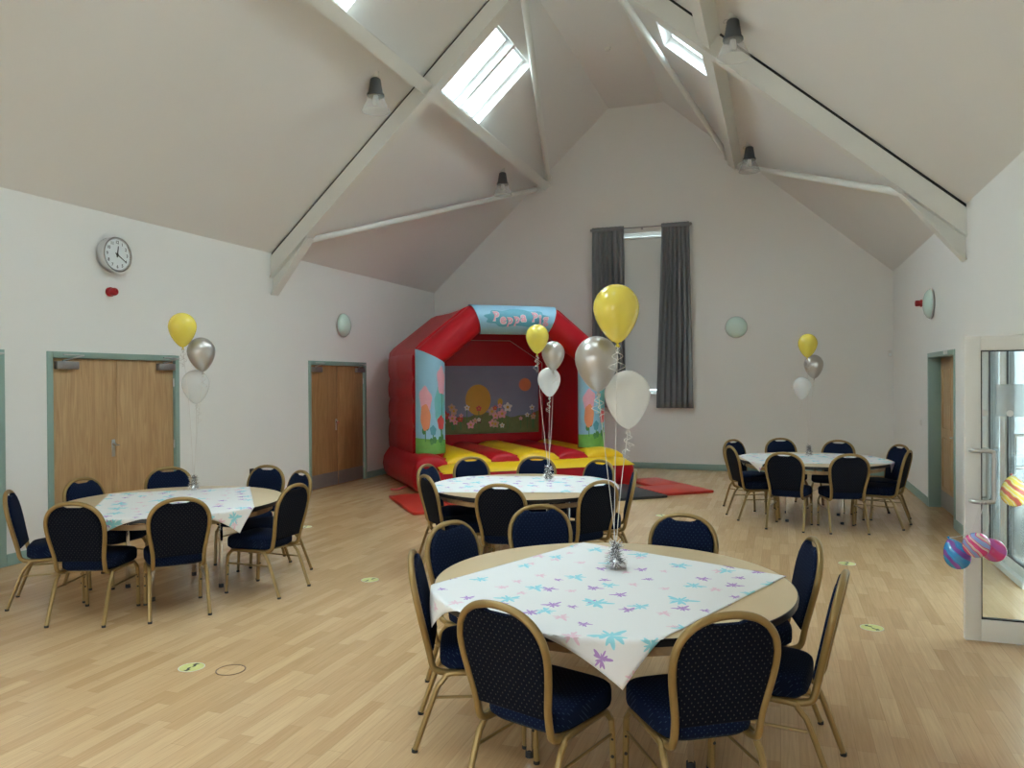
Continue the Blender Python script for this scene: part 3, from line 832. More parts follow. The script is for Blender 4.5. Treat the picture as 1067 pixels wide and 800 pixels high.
proto = [None]
def place_chair(top, face_deg, label, group):
    """top: plan position of the crown of the backrest; face_deg: heading of the sitter"""
    f = rad(face_deg)
    # local +Y is the sitter's heading
    off = Vector((math.cos(f), math.sin(f), 0)) * .335
    loc = (top[0] + off.x, top[1] + off.y, 0)
    rz = f - PI / 2
    if proto[0] is None:
        proto[0] = make_chair(loc, rz, label, group); return proto[0]
    return dup(proto[0], loc, rz, label, group)

# ------------------------------------------------------------------ tables
TZ = .745
def make_table(loc, rz, R, label, q):
    root = tag(empty('round_table', loc, rz), label, 'table', 'round folding tables')
    bm = bm_new(); lathe(bm, [(0, TZ - .022), (R - .006, TZ - .022), (R - .004, TZ - .0), (R - .012, TZ + .0), (0, TZ)], 96); obj('tabletop', bm, M['tabletop'], root)
    bm = bm_new(); lathe(bm, [(R - .010, TZ - .034), (R, TZ - .032), (R + .002, TZ - .012), (R, TZ - .001), (R - .006, TZ)], 96); obj('edge_band', bm, M['table_edge'], root)
    bm = bm_new()
    for a in (0, 1, 2, 3):
        t0, t1 = a * PI / 2, (a + 1) * PI / 2
        p0 = Vector((q * math.cos(t0), q * math.sin(t0), TZ - .045)); p1 = Vector((q * math.cos(t1), q * math.sin(t1), TZ - .045))
        d = (p1 - p0).normalized(); s = Vector((-d.y, d.x, 0))
        M4 = Matrix.Translation((p0 + p1) / 2) @ Matrix(((d.x, s.x, 0, 0), (d.y, s.y, 0, 0), (0, 0, 1, 0), (0, 0, 0, 1)))
        L = (p1 - p0).length / 2
        box(bm, (-L, -.012, -.035), (L, .012, .021), mat=M4)
        box(bm, (-.012, -.012 - (.80 - q * .7071) + .012, -.05), (.012, -.012, -.02), mat=M4)
    obj('underframe', bm, M['ply'], root, smooth=False)
    bm = bm_new(); lathe(bm, [(.79, TZ - .098), (.81, TZ - .098), (.81, TZ - .060), (.79, TZ - .060), (.79, TZ - .098)], 72); obj('apron', bm, M['ply'], root)
    for a in (0, 1, 2, 3):
        t = a * PI / 2; c, s = math.cos(t), math.sin(t)
        bm = bm_new(); box(bm, (-.014, -.014, .012), (.014, .014, TZ - .024), bev=.004, mat=Matrix.Translation((q * c, q * s, 0)) @ Matrix.Rotation(t + PI / 4, 4, 'Z'))
        lg = obj('leg', bm, M['chrome'], root)
        bm = bm_new(); tube(bm, [(q * c, q * s, 0), (q * c, q * s, .03)], .021, 10); obj('foot_cap', bm, M['rubber'], lg)
        u = t + PI / 2 if a % 2 == 0 else t - PI / 2
        p1 = Vector((q * c, q * s, 0)); p2 = Vector((q * math.cos(u), q * math.sin(u), 0))
        bm = bm_new(); tube(bm, [p1 + Vector((0, 0, .54)), p1 + (p2 - p1) * .22 + Vector((0, 0, TZ - .05))], .008, 6); obj('folding_brace', bm, M['chrome'], root)
    return root
def tablecloth(center, R, e1deg, a0, a1, n0, n1, label, seed):
    """paper sheet: coordinate a along heading e1deg, n to the right of it; hangs over the rim"""
    t = rad(e1deg); e1 = Vector((math.cos(t), math.sin(t))); e2 = Vector((math.sin(t), -math.cos(t)))
    r = random.Random(seed); ph = [r.uniform(0, 6) for _ in range(3)]
    bm = bm_new(); uv = bm.loops.layers.uv.new('UVMap')
    na, nn = 90, 78
    rows = []; co = {}
    for i in range(na + 1):
        row = []
        for j in range(nn + 1):
            a = a0 + (a1 - a0) * i / na; n = n0 + (n1 - n0) * j / nn
            p = e1 * a + e2 * n; q = p.length; th = math.atan2(p.y, p.x)
            z = TZ + .003
            if q > R + .004:
                h = q - R - .004
                fl = .015 * h + .012 * math.sin(9 * th + ph[0]) * min(1, h * 10)
                pr = R + .012 + fl
                z -= max(0, h - .010)
                p = p.normalized() * pr
            else:
                z += .0012 * math.sin(17 * a + ph[1]) * math.sin(13 * n + ph[2]) + .0012
            v = bm.verts.new((center[0] + p.x, center[1] + p.y, z)); co[v] = (a + seed * .37, n + seed * .61); row.append(v)
        rows.append(row)
    for A, B in zip(rows, rows[1:]):
        for j in range(nn):
            f = bm.faces.new((A[j], A[j + 1], B[j + 1], B[j]))
            for l in f.loops: l[uv].uv = co[l.vert]
    o = obj('tablecloth', bm, M['cloth'], angle=60)
    md = o.modifiers.new('t', 'SOLIDIFY'); md.thickness = .0012; md.offset = 1
    tag(o, label, 'tablecloth', 'printed paper table covers')

# ------------------------------------------------------------------ balloons
def balloon_profile(R):
    pr = []
    Hn = 1.62
    N = 22
    for i in range(N + 1):
        t = i / N                         # 0 bottom neck .. 1 top
        a = PI * t
        # teardrop: wide above the middle, drawn in to the neck
        z = -math.cos(a)
        r = math.sin(a) * (1 - .0) * (1 if z > 0 else (1 - .30 * (-z) ** 1.5))
        zz = z * (1.05 if z > 0 else 1.52)
        pr.append((max(r, .0) * R, zz * R))
    pr[0] = (.045 * R, pr[0][1] - .02 * R)
    pr[-1] = (0, pr[-1][1])
    return pr
def balloon(center, R, anchor, m, label, group, curls=2, seed=0, tilt=(0, 0), via=None, cat='balloon'):
    """centre of the round body; anchor = where the ribbon is tied"""
    r = random.Random(seed)
    c = Vector(center)
    pr = balloon_profile(R * 1.02)
    ax = Matrix.Translation((0, 0, 0)) @ Matrix.Rotation(tilt[0], 4, 'X') @ Matrix.Rotation(tilt[1], 4, 'Y')
    root = empty('balloon', c, 0, label, cat, group)
    bm = bm_new(); lathe(bm, pr, 28, ax)
    obj('balloon_skin', bm, m, root, angle=80)
    zb = pr[0][1]
    bm = bm_new(); lathe(bm, [(.045 * R, zb), (.06 * R, zb - .05 * R), (.10 * R, zb - .13 * R), (.13 * R, zb - .17 * R), (0, zb - .14 * R)], 12, ax)
    obj('knot', bm, m if m is not M['b_clear'] else M['b_white'], root)
    p0 = ax @ Vector((0, 0, zb - .06 * R)); p1 = Vector(anchor) - c
    if anchor is not None:
        pts = [p0]
        for q in (via or []): pts.append(Vector(q) - c)
        mid = (p0 + p1) / 2 + Vector((r.uniform(-.015, .015), r.uniform(-.015, .015), 0))
        if not via: pts.append(mid)
        pts.append(p1)
        bm = bm_new(); tube(bm, catmull(pts, 6), .0021, 5); obj('ribbon', bm, M['ribbon'], root)
    for k in range(curls):
        a0 = r.uniform(0, 6.28); L = r.uniform(.10, .18)
        pts = []
        for i in range(26):
            t = i / 25; rr = .012 + .012 * t
            pts.append(p0 + Vector((rr * math.cos(a0 + 16 * t) + .03 * t * math.cos(a0), rr * math.sin(a0 + 16 * t) + .03 * t * math.sin(a0), -L * t)))
        bm = bm_new(); tube(bm, pts, .0022, 4, ry=.0022); obj('ribbon_curl', bm, M['ribbon'], root)
    return root

def weight(loc, label, seed, h=.155):
    r = random.Random(seed)
    root = empty('balloon_weight', loc, 0, label, 'balloon weight', 'silver foil balloon weights')
    bm = bm_new(); lathe(bm, [(0, 0), (.024, 0), (.026, .02), (.022, .05), (.014, .075), (.009, .085), (.009, .10), (.006, .148), (0, .15)], 16); obj('core', bm, M['foil'], root)
    bm = bm_new()
    for i in range(420):
        z = r.uniform(.0, 1); a = r.uniform(0, 6.283)
        zz = .012 + z * (h - .03)
        r0 = .020 if zz < .07 else .008
        L = r.uniform(.022, .048) * (1.0 if zz < .07 or zz > .1 else .75)
        el = r.uniform(-.35, .9)
        d = Vector((math.cos(a) * math.cos(el), math.sin(a) * math.cos(el), math.sin(el))); s = Vector((-math.sin(a), math.cos(a), r.uniform(-.6, .6))).normalized() * .0042
        p = Vector((math.cos(a) * r0, math.sin(a) * r0, zz)); q = p + d * L + Vector((0, 0, -.004)); q.z = max(q.z, .003)
        vs = [bm.verts.new(x) for x in (p - s, p + s, q + s * .5, q - s * .5)]
        bm.faces.new(vs)
    obj('foil_fringe', bm, M['foil'], root, smooth=False)['kind'] = 'stuff'
    return root

# ---- table settings ----------------------------------------------------
T = {
 'near':  dict(c=(-.81, 3.83), R=.892, rot=-33),
 'mid':   dict(c=(-2.31, 7.00), R=.90, rot=163),
 'right': dict(c=(.395, 10.28), R=.90, rot=-49),
 'left':  dict(c=(-4.90, 5.25), R=.90, rot=-71),
}
names = {'near': 'round folding table nearest the camera, showing beige top round a printed cover',
         'mid': 'round folding table directly in front of the bouncy castle',
         'right': 'round folding table farthest from the camera, near the end wall and deep green door reveal',
         'left': 'round folding table beside the oak double door below the clock'}
ZS = (1.764 - TOPZ) / (1.764 - .93)      # positions below were measured for a crown at .93
def chair_top(k, x, y):
    c = T[k]['c']; x, y = x * ZS - c[0], y * ZS - c[1]; q = math.hypot(x, y); f = max(1, (T[k]['R'] + .105) / q)
    return c[0] + x * f, c[1] + y * f
A = 'navy gold-framed chair '
CH = {
 'near': ([(-1.01, 2.71), (-.17, 2.85), (.26, 3.59), (.05, 4.30), (-.53, 4.73), (-1.52, 4.90), (-1.85, 4.17), (-1.66, 3.40)],
   ['nearest us, back turned, left of the hanging cloth corner',
    'nearest us, back turned, right of the hanging cloth corner',
    'seen edge-on at the right side of the nearest table',
    'half tucked behind the right rim of the nearest table, facing left',
    'behind the nearest table, right of its foil weight',
    'behind the nearest table, left of its foil weight',
    'at the left rim of the nearest table, blue front showing',
    'seen edge-on at the left side of the nearest table'],
   [-6, -3, 0, -16, 0, 0, 0, 0]),
 'mid': ([(-2.94, 6.16), (-3.32, 6.93), (-3.15, 7.70), (-2.49, 7.95), (-1.76, 7.79), (-1.31, 7.0), (-1.48, 6.26), (-2.10, 5.85)],
   ['at the castle table, nearly edge-on beside its hanging cloth corner',
    'at the castle table, mostly hidden behind an edge-on chair',
    'against the castle step, left of the castle table weight',
    'against the castle step, directly behind the castle table weight',
    'against the right end of the castle step, blue front showing',
    'edge-on at the right end of the castle table, beside the black mat',
    'dark back towards us at the castle table, on its right near side',
    'dark back towards us at the castle table, on its left near side'],
   [0, 0, 0, 0, 0, 0, 0, 0]),
 'right': ([(-.55, 9.84), (-.56, 10.86), (0, 11.25), (.75, 11.11), (1.37, 10.5), (1.34, 9.82), (.68, 9.28), (.08, 9.23)],
   ['at the left end of the farthest table, angled, nearest the red mat',
    'almost hidden behind the angled chair left of the farthest table',
    'behind the farthest table against the end wall, left of its balloon ribbons',
    'behind the farthest table against the end wall, right of its balloon ribbons',
    'right of the farthest table, the farther of two overlapping',
    'right of the farthest table, the nearer of two overlapping',
    'back turned at the farthest table, right of its near pair',
    'back turned at the farthest table, left of its near pair'],
   [10, 0, 0, 0, 0, 0, -8, 8]),
 'left': ([(-5.67, 4.35), (-4.68, 4.06), (-4.17, 4.52), (-3.86, 5.35), (-4.22, 6.0), (-4.81, 6.41), (-5.66, 6.0), (-5.78, 5.11)],
   ['edge-on nearest the left wall edge, at the table below the clock',
    'dark back towards us at the clock-side table, its left near chair',
    'back turned, mid near side of the clock-side table',
    'three-quarter back view at the right near side of the clock-side table',
    "edge-on behind another at the clock-side table's right end",
    'behind the clock-side table at its far right, beside the black wall socket',
    'facing us at the door end, just left of the clock-side weight',
    'facing us before the left leaf of the oak double door'],
   [0, 13, 3, -7, 0, 0, 0, 0]),
}
HW, YB0, YF0 = .219, -.30, .227       # chair footprint: half width, back and front of its legs and seat
def frame(top, h): return (top[0] + .335 * math.cos(h), top[1] + .335 * math.sin(h), h)
def corners(f):
    c, s_ = math.cos(f[2]), math.sin(f[2])
    return [(f[0] + c * a - s_ * b, f[1] + s_ * a + c * b) for a, b in ((YB0, -HW), (YF0, -HW), (YF0, HW), (YB0, HW))]
def clash(f, g):
    A_, B_ = corners(f), corners(g)
    for h in (f[2], f[2] + PI / 2, g[2], g[2] + PI / 2):
        n = (math.cos(h), math.sin(h)); a = [p[0] * n[0] + p[1] * n[1] for p in A_]; b = [p[0] * n[0] + p[1] * n[1] for p in B_]
        if max(a) < min(b) or max(b) < min(a): return False
    return True
def settle(k):
    """turn and ease chairs apart until no two footprints meet"""
    c = T[k]['c']; tops, hs = [], []
    for (x, y), of in zip(CH[k][0], CH[k][2]):
        x, y = chair_top(k, x, y); tops.append([x, y]); hs.append(math.atan2(c[1] - y, c[0] - x) + rad(of))
    n = len(tops)
    for it in range(60):
        hit = False
        for i in range(n):
            for j in range(i + 1, n):
                if clash(frame(tops[i], hs[i]), frame(tops[j], hs[j])):
                    hit = True
                    ai = math.atan2(tops[i][1] - c[1], tops[i][0] - c[0]); aj = math.atan2(tops[j][1] - c[1], tops[j][0] - c[0])
                    sg = 1 if math.sin(aj - ai) > 0 else -1
                    hs[i] -= sg * rad(.35); hs[j] += sg * rad(.35)
                    for q, a in ((i, ai - sg * .003), (j, aj + sg * .003)):
                        r_ = math.hypot(tops[q][0] - c[0], tops[q][1] - c[1]) + .006
                        tops[q] = [c[0] + r_ * math.cos(a), c[1] + r_ * math.sin(a)]
        if not hit: break
    return tops, hs
def fit_legs(k):
    c = T[k]['c']; best = None
    fr = [frame(t, h) for t, h in zip(*SET[k])]
    for q in (.62, .60, .58, .56, .54, .52, .50, .48, .46, .44, .42, .40, .38):
        for st in range(-44, 45, 2):
            worst = 9
            for i in range(4):
                t = rad(T[k]['rot'] + st + 90 * i); px, py = c[0] + q * math.cos(t), c[1] + q * math.sin(t)
                for (x, y, h) in fr:
                    dx, dy = px - x, py - y
                    worst = min(worst, max(abs(dx * math.cos(h) + dy * math.sin(h)) - .285, abs(-dx * math.sin(h) + dy * math.cos(h)) - .25))
            sc = min(worst, 0) * 10 - abs(st) * .001 + q
            if best is None or sc > best[0]: best = (sc, T[k]['rot'] + st, q)
    return best[1:]
SET = {k: settle(k) for k in T}
for k, t in T.items():
    r_, q_ = fit_legs(k)
    make_table((t['c'][0], t['c'][1], 0), rad(r_), t['R'], names[k], q_)
tablecloth(T['near']['c'], .892, 68, -.88, .62, -.62, .655, 'white paper cover with large cyan and purple splashes on the nearest table', 1)
tablecloth(T['mid']['c'], .90, 16, -.89, .88, -.66, .50, 'white printed paper cover on the table in front of the bouncy castle', 2)
tablecloth(T['left']['c'], .90, -50.5, -.62, .90, -.634, .576, 'white printed paper cover on the table below the clock, corners hanging at its near rim', 3)
tablecloth(T['right']['c'], .90, 13, -.85, .85, -.64, .57, 'white printed paper cover on the table farthest away by the end wall', 4)

grp = {'near': 'chairs around the nearest table', 'mid': 'chairs around the castle table', 'right': 'chairs around the farthest table', 'left': 'chairs around the clock-side table'}
for k, (tops, labs, offs) in CH.items():
    for top, h, lb in zip(*SET[k], labs):
        place_chair(top, math.degrees(h), A + lb, grp[k])

CZ = TZ + .006
W = {'near': (-.83, 4.05), 'mid': (-2.17, 7.33), 'right': (.36, 10.58), 'left': (-5.14, 5.76)}
wl = {'near': 'silver foil tinsel balloon weight standing on the nearest table', 'mid': 'silver foil tinsel balloon weight on the table before the bouncy castle',
      'right': 'silver foil tinsel balloon weight on the farthest table', 'left': 'silver foil tinsel balloon weight on the table below the clock'}
BL = {
 'near': [((-0.82, 4.06, 2.14), 0.12, 'yellow'), ((-0.951, 4.156, 1.874), 0.117, 'silver'), ((-0.815, 4.335, 1.675), 0.126, 'white')],
 'mid': [((-2.27, 7.3, 2.19), 0.112, 'yellow'), ((-2.159, 7.484, 2.025), 0.114, 'silver'), ((-2.236, 7.589, 1.76), 0.116, 'clear')],
 'right': [((0.35, 10.58, 2.2), 0.117, 'yellow'), ((0.426, 10.74, 1.932), 0.119, 'silver'), ((0.287, 10.82, 1.647), 0.114, 'clear')],
 'left': [((-5.23, 5.73, 2.27), 0.122, 'yellow'), ((-5.162, 5.895, 2.045), 0.124, 'silver'), ((-5.299, 5.972, 1.739), 0.124, 'clear')],
}
where = {'near': 'over the nearest table', 'mid': 'floating before the bouncy castle', 'right': 'over the farthest table by the end wall', 'left': 'over the table beside the oak double door'}
ttl = {'yellow': 'yellow balloon, top of the three ', 'silver': 'shiny silver balloon, middle of the three ', 'white': 'white balloon, lowest of the three ', 'clear': 'pearly white balloon, lowest of the three '}
sd = 10
for k, (wx, wy) in W.items():
    weight((wx, wy, CZ), wl[k], sd)
    for i, (c, R, col) in enumerate(BL[k]):
        sd += 1
        balloon(c, R, (wx + .007 * (i - 1), wy, CZ + .152), M['b_' + col], ttl[col] + where[k], 'balloons tied to table weights', 2, sd, (rng.uniform(-.05, .05), rng.uniform(-.05, .05)))
# little marbled balloons tied to the door handles
hx, hy, hz = 1.26, LY - .075, .94
g2 = 'small balloons tied to the glass door handles'
balloon((1.085, 5.63, .600), .078, (hx - .02, hy - .016, hz), M['b_blue'], 'small blue balloon hanging from the glass door handle', g2, 0, 60, (2.6, .3), [(1.17, 5.68, .76)])
balloon((1.165, 5.50, .705), .076, (hx, hy - .018, hz + .003), M['b_marble'], 'small pink and white swirled balloon hanging from the glass door handle', g2, 0, 61, (1.9, -.5), [(1.21, 5.64, .81)])
balloon((1.285, 5.62, .655), .070, (hx + .02, hy - .016, hz), M['b_pink'], 'small deep pink balloon at the right of the bunch on the glass door handle', g2, 0, 62, (2.2, .8), [(1.27, 5.67, .80)])
balloon((1.82, 7.30, .80), .100, (1.855, 7.40, 1.0), M['b_ymarb'], 'yellow and cream swirled balloon behind the glass, cut by the picture edge', g2, 0, 63, (2.6, 0), [(1.85, 7.37, .95)])

# ------------------------------------------------------------------ bouncy castle
U = Vector((.7711, .6367, 0)); V = Vector((-.6367, .7711, 0)); P0 = Vector((-5.36, 10.90, 0))
castle = tag(empty('bouncy_castle', P0, math.atan2(U.y, U.x)), 'red inflatable bouncy castle with yellow striped bed in the corner of the hall', 'bouncy castle')
# local axes: x along the front, y to the back
CW, CD, CH_ = 3.36, 2.35, 2.98
def puffy(bm, x0, x1, y0, y1, prof, rc=.12, mi=0, seg=6):
    """rounded rectangle lofted through (inset, z) rings"""
    rings = []
    for ins, z in prof:
        ring = []
        X0, X1, Y0, Y1 = x0 + ins, x1 - ins, y0 + ins, y1 - ins
        r = max(.005, min(rc, (X1 - X0) / 2 - .001, (Y1 - Y0) / 2 - .001))
        for cx, cy, a in ((X1 - r, Y1 - r, 0), (X0 + r, Y1 - r, PI / 2), (X0 + r, Y0 + r, PI), (X1 - r, Y0 + r, 1.5 * PI)):
            for i in range(seg + 1):
                t = a + PI / 2 * i / seg
                ring.append(bm.verts.new((cx + r * math.cos(t), cy + r * math.sin(t), z)))
        rings.append(ring)
    n = len(rings[0])
    for A_, B_ in zip(rings, rings[1:]):
        for i in range(n): bm.faces.new((A_[i], A_[(i + 1) % n], B_[(i + 1) % n], B_[i])).material_index = mi
    bm.faces.new(rings[0][::-1]).material_index = mi; bm.faces.new(rings[-1]).material_index = mi
BZ = .53
bm = bm_new()
puffy(bm, -.13, CW + .13, -.30, CD + .10, [(.16, 0), (.07, .03), (.02, .12), (0, .24), (.02, .38), (.07, .48), (.16, .53)], .2)
obj('base', bm, M['red'], castle, angle=60)
# bed: alternating soft tubes running front to back
xs = [-.10, .38, 1.10, 1.58, 2.27, 2.79, 3.44]
for i, (a, b) in enumerate(zip(xs, xs[1:])):
    bm = bm_new(); w_ = (b - a) / 2; N = 12
    rows = []
    ylist = [-.335, -.33, -.30, -.24, -.1, .2, .6, 1.0, 1.4, 1.8, 2.0]
    for y in ylist:
        hgt = {-.335: .0, -.33: .35, -.30: .7, -.24: .9}.get(y, 1)
        row = []
        for k in range(N + 1):
            t = -1 + 2 * k / N
            z = BZ - .05 + (.125 * math.sqrt(max(0, 1 - .985 * t * t))) * hgt + (-.02 if y == -.335 else 0)
            row.append(bm.verts.new(((a + b) / 2 + t * w_, y, z)))
        rows.append(row)
    for A_, B_ in zip(rows, rows[1:]):
        for k in range(N): bm.faces.new((A_[k], A_[k + 1], B_[k + 1], B_[k]))
    lo = [bm.verts.new((v.co.x, v.co.y, BZ - .12)) for v in rows[0]]
    for k in range(N): bm.faces.new((lo[k], lo[k + 1], rows[0][k + 1], rows[0][k]))
    o_ = obj('bed_tube', bm, M['yellow'] if i % 2 else M['red'], castle, angle=70)
    o_['label'] = 'yellow vinyl bed tube' if i % 2 else 'red vinyl bed tube'
# front step: low red bolster with a yellow top
bm = bm_new(); puffy(bm, .10, CW + .16, -.66, -.26, [(.06, 0), (.02, .04), (0, .16), (.01, .30), (.03, .36)], .1)
st = obj('front_step', bm, M['red'], castle, angle=60)
bm = bm_new(); N = 14
rows = []
for i in range(41):
    x = .22 + (CW + .13 - .22) * i / 40
    e = min(1, min(i, 40 - i) / 2.5); puff = 1 + .06 * math.sin(i * 1.9)
    row = []
    for k in range(N + 1):
        t = k / N; y = -.655 + .39 * t
        z = .345 + .085 * t + (.065 * puff) * math.sin(PI * t) ** .7 * math.sqrt(max(0, e)) 
        row.append(bm.verts.new((x, y, z)))
    rows.append(row)
for A_, B_ in zip(rows, rows[1:]):
    for k in range(N): bm.faces.new((A_[k], A_[k + 1], B_[k + 1], B_[k]))
obj('step_top', bm, M['yellow'], st, angle=70)['label'] = 'yellow vinyl step top'
# front arch
R_ = .225
prof = [(0.25, BZ - .1), (.25, 2.14), (1.0, 2.75), (CW - 1.02, 2.75), (CW - .25, 2.16), (CW - .25, BZ - .1)]
yA = .22
def ringpts(c, nrm, bn, r, seg): return [c + nrm * (math.cos(2 * PI * k / seg) * r) + bn * (math.sin(2 * PI * k / seg) * r) for k in range(seg)]
def segs(lst, name, m, r=R_):
    bm = bm_new(); tube(bm, lst, r, 24, up=(0, 1, 0)); return obj(name, bm, m, castle, angle=60)
def mitre_tube(p, q, d0, d1, r, seg=28, nl=8, bulge=.0):
    """tube from p to q whose ends are cut by planes with normals d0,d1"""
    p, q = Vector(p), Vector(q); t = (q - p).normalized(); n = Vector((0, 1, 0)); b = t.cross(n)
    bm = bm_new(); rows = []
    for j in range(nl + 1):
        row = []
        for k in range(seg):
            a = 2 * PI * k / seg; rr = r * (1 + bulge * math.sin(PI * j / nl))
            o = n * (math.cos(a) * rr) + b * (math.sin(a) * rr)
            s0 = -(o.dot(d0)) / t.dot(d0); s1 = (q - p).length - (o.dot(d1)) / t.dot(d1)
            row.append(bm.verts.new(p + o + t * (s0 + (s1 - s0) * j / nl)))
        rows.append(row)
    for A_, B_ in zip(rows, rows[1:]):
        for k in range(seg): bm.faces.new((A_[k], A_[(k + 1) % seg], B_[(k + 1) % seg], B_[k]))
    bm.faces.new(rows[0][::-1]); bm.faces.new(rows[-1])
    return bm
PP = [Vector((x, yA, z)) for x, z in prof]
dirs = [(PP[i + 1] - PP[i]).normalized() for i in range(5)]
cut = [dirs[0]] + [(dirs[i] + dirs[i + 1]).normalized() for i in range(4)] + [dirs[4]]
for i, nm in enumerate(('pillar', 'arch_tube', 'arch_tube', 'arch_tube', 'pillar')):
    bm = mitre_tube(PP[i], PP[i + 1], cut[i], cut[i + 1], R_, bulge=.03); obj(nm, bm, M['red'], castle, angle=60)
# printed wraps: half cylinders lying on the pillars and top tube, artwork pieces moulded to the curve
def wrap(name, p, q, d0, d1, a0, a1, decor, mats, r=R_ + .018, seg=26, nl=24, label=None):
    p, q = Vector(p), Vector(q); t = (q - p).normalized(); n = Vector((0, -1, 0)); b = t.cross(n); Ln = (q - p).length
    bm = bm_new()
    def pt(s, a, rr):
        o = n * (math.cos(a) * rr) + b * (math.sin(a) * rr)
        s0 = -(o.dot(d0)) / t.dot(d0); s1 = Ln - o.dot(d1) / t.dot(d1)
        return p + o + t * (s0 + (s1 - s0) * s)
    rows = [[bm.verts.new(pt(j / nl, a0 + (a1 - a0) * k / seg, r)) for k in range(seg + 1)] for j in range(nl + 1)]
    for A_, B_ in zip(rows, rows[1:]):
        for k in range(seg): bm.faces.new((A_[k], A_[k + 1], B_[k + 1], B_[k])).material_index = 0
    for (poly, mi, lift) in decor:      # polys in (s 0..1, angle)
        c = (sum(u for u, v in poly) / len(poly), sum(v for u, v in poly) / len(poly))
        rg = []
        nr = max(2, math.ceil(max(abs(v - c[1]) for u, v in poly) / .05))
        for f in [1 - i / nr for i in range(nr)]:
            rg.append([bm.verts.new(pt(c[0] + (u - c[0]) * f, c[1] + (v - c[1]) * f, r + .0022 * lift)) for u, v in poly])
        cv = bm.verts.new(pt(*c, r + .0022 * lift))
        m_ = len(poly)
        for A_, B_ in zip(rg, rg[1:]):
            for k in range(m_): bm.faces.new((A_[k], A_[(k + 1) % m_], B_[(k + 1) % m_], B_[k])).material_index = mi
        for k in range(m_): bm.faces.new((rg[-1][k], rg[-1][(k + 1) % m_], cv)).material_index = mi
    o_ = obj(name, bm, mats, castle, angle=60)
    if label: o_['label'] = label
    return o_, pt
def ell(cu, cv, ru, rv, n=40, amp=0, lobes=0, ph=0):
    return [(cu + ru * math.sin(2 * PI * k / n) * (1 + amp * math.sin(lobes * 2 * PI * k / n + ph)), cv + rv * math.cos(2 * PI * k / n) * (1 + amp * math.sin(lobes * 2 * PI * k / n + ph))) for k in range(n)]
pm = [M['sky_print'], M['grass_print'], M['pink_print'], M['orange_print'], M['redp'], M['green_print'], M['aqua_print'], M['teal_print'], M['white_print']]
def rect(u0, u1, v0, v1, n=6):
    return [(u0, v0 + (v1 - v0) * k / n) for k in range(n + 1)] + [(u1, v1 - (v1 - v0) * k / n) for k in range(n + 1)]
def flower(u, v, h, mi, w=.30, ht=.10):
    """a generic tall bloom: stem, two leaves and a rounded head"""
    return [(rect(u, u + h, v - .03, v + .03, 2), 5, 1), (ell(u + h * .35, v + .11, .035, .12), 5, 1), (ell(u + h * .25, v - .11, .035, .12), 5, 1), (ell(u + h, v, ht, w, 24, .10, 5), mi, 2)]
for (p, q, d0, d1, lab) in ((PP[0] + Vector((0, 0, .16)), PP[1], cut[0], cut[1], 'pillar wrap printed with sky, grass and tall blooms'), (PP[5] + Vector((0, 0, .16)), PP[4], -cut[5], -cut[4], 'pillar wrap printed with sky, grass and tall blooms')):
    lo, hi = -1.5, 1.5
    dec = [(rect(0, .15, lo + .01, hi - .01, 40), 1, 1), (ell(.5, .55, .22, .5, 24, .06, 7), 6, .5)]
    dec += flower(.12, -.55, .42, 2, .42, .12) + flower(.12, .62, .66, 2, .38, .15)
    dec += [(ell(.36, -.55, .13, .34, 24, .05, 6), 3, 2.5)] + flower(.09, -.05, .15, 7, .2, .05) + flower(.09, .55, .24, 4, .3, .075)
    wrap('printed_wrap', p, q, d0, d1, lo, hi, dec, pm, label=lab)
banner, bpt = wrap('printed_banner', PP[2], PP[3], cut[2], cut[3], -1.9, 1.45, [], [M['sky_print'], M['teal_print']], label='sky blue banner with pink lettering')
# cloud-shaped dark plate and the lettering, wrapped round the tube
Ln = (PP[3] - PP[2]).length; rb = R_ + .018
def bann(x, h, lift):        # x metres from the left end of the banner, h metres up along the curve
    return PP[2] + Vector((x, 0, 0)) + Vector((0, -math.cos(h / rb), math.sin(h / rb))) * (rb + lift)
bm = bm_new()
poly = []
for k in range(64):
    a = 2 * PI * k / 64
    poly.append((Ln / 2 + .55 * math.copysign(abs(math.cos(a)) ** .7, math.cos(a)) * (1 + .06 * math.sin(9 * a)), .02 + .145 * math.sin(a) * (1 + .12 * math.sin(9 * a))))
cx, ch = Ln / 2, .02
rg = [[bm.verts.new(bann(cx + (x - cx) * f, ch + (h - ch) * f, .003)) for x, h in poly] for f in (1, .75, .5, .25)]
cv = bm.verts.new(bann(cx, ch, .003))
for A_, B_ in zip(rg, rg[1:]):
    for k in range(64): bm.faces.new((A_[k], A_[(k + 1) % 64], B_[(k + 1) % 64], B_[k]))
for k in range(64): bm.faces.new((rg[-1][k], rg[-1][(k + 1) % 64], cv))
obj('lettering_plate', bm, M['teal_print'], banner, angle=60)
def text_mesh(s, size, offset=.0, res=4):
    cu = bpy.data.curves.new('lettering', 'FONT'); cu.body = s; cu.size = size; cu.offset = offset; cu.resolution_u = res; cu.align_x = 'CENTER'; cu.align_y = 'CENTER'; cu.fill_mode = 'FRONT'
    o = bpy.data.objects.new('lettering', cu); C.objects.link(o)
    dg = bpy.context.evaluated_depsgraph_get(); me = bpy.data.meshes.new_from_object(o.evaluated_get(dg))
    bpy.data.objects.remove(o); bpy.data.curves.remove(cu)
    return me
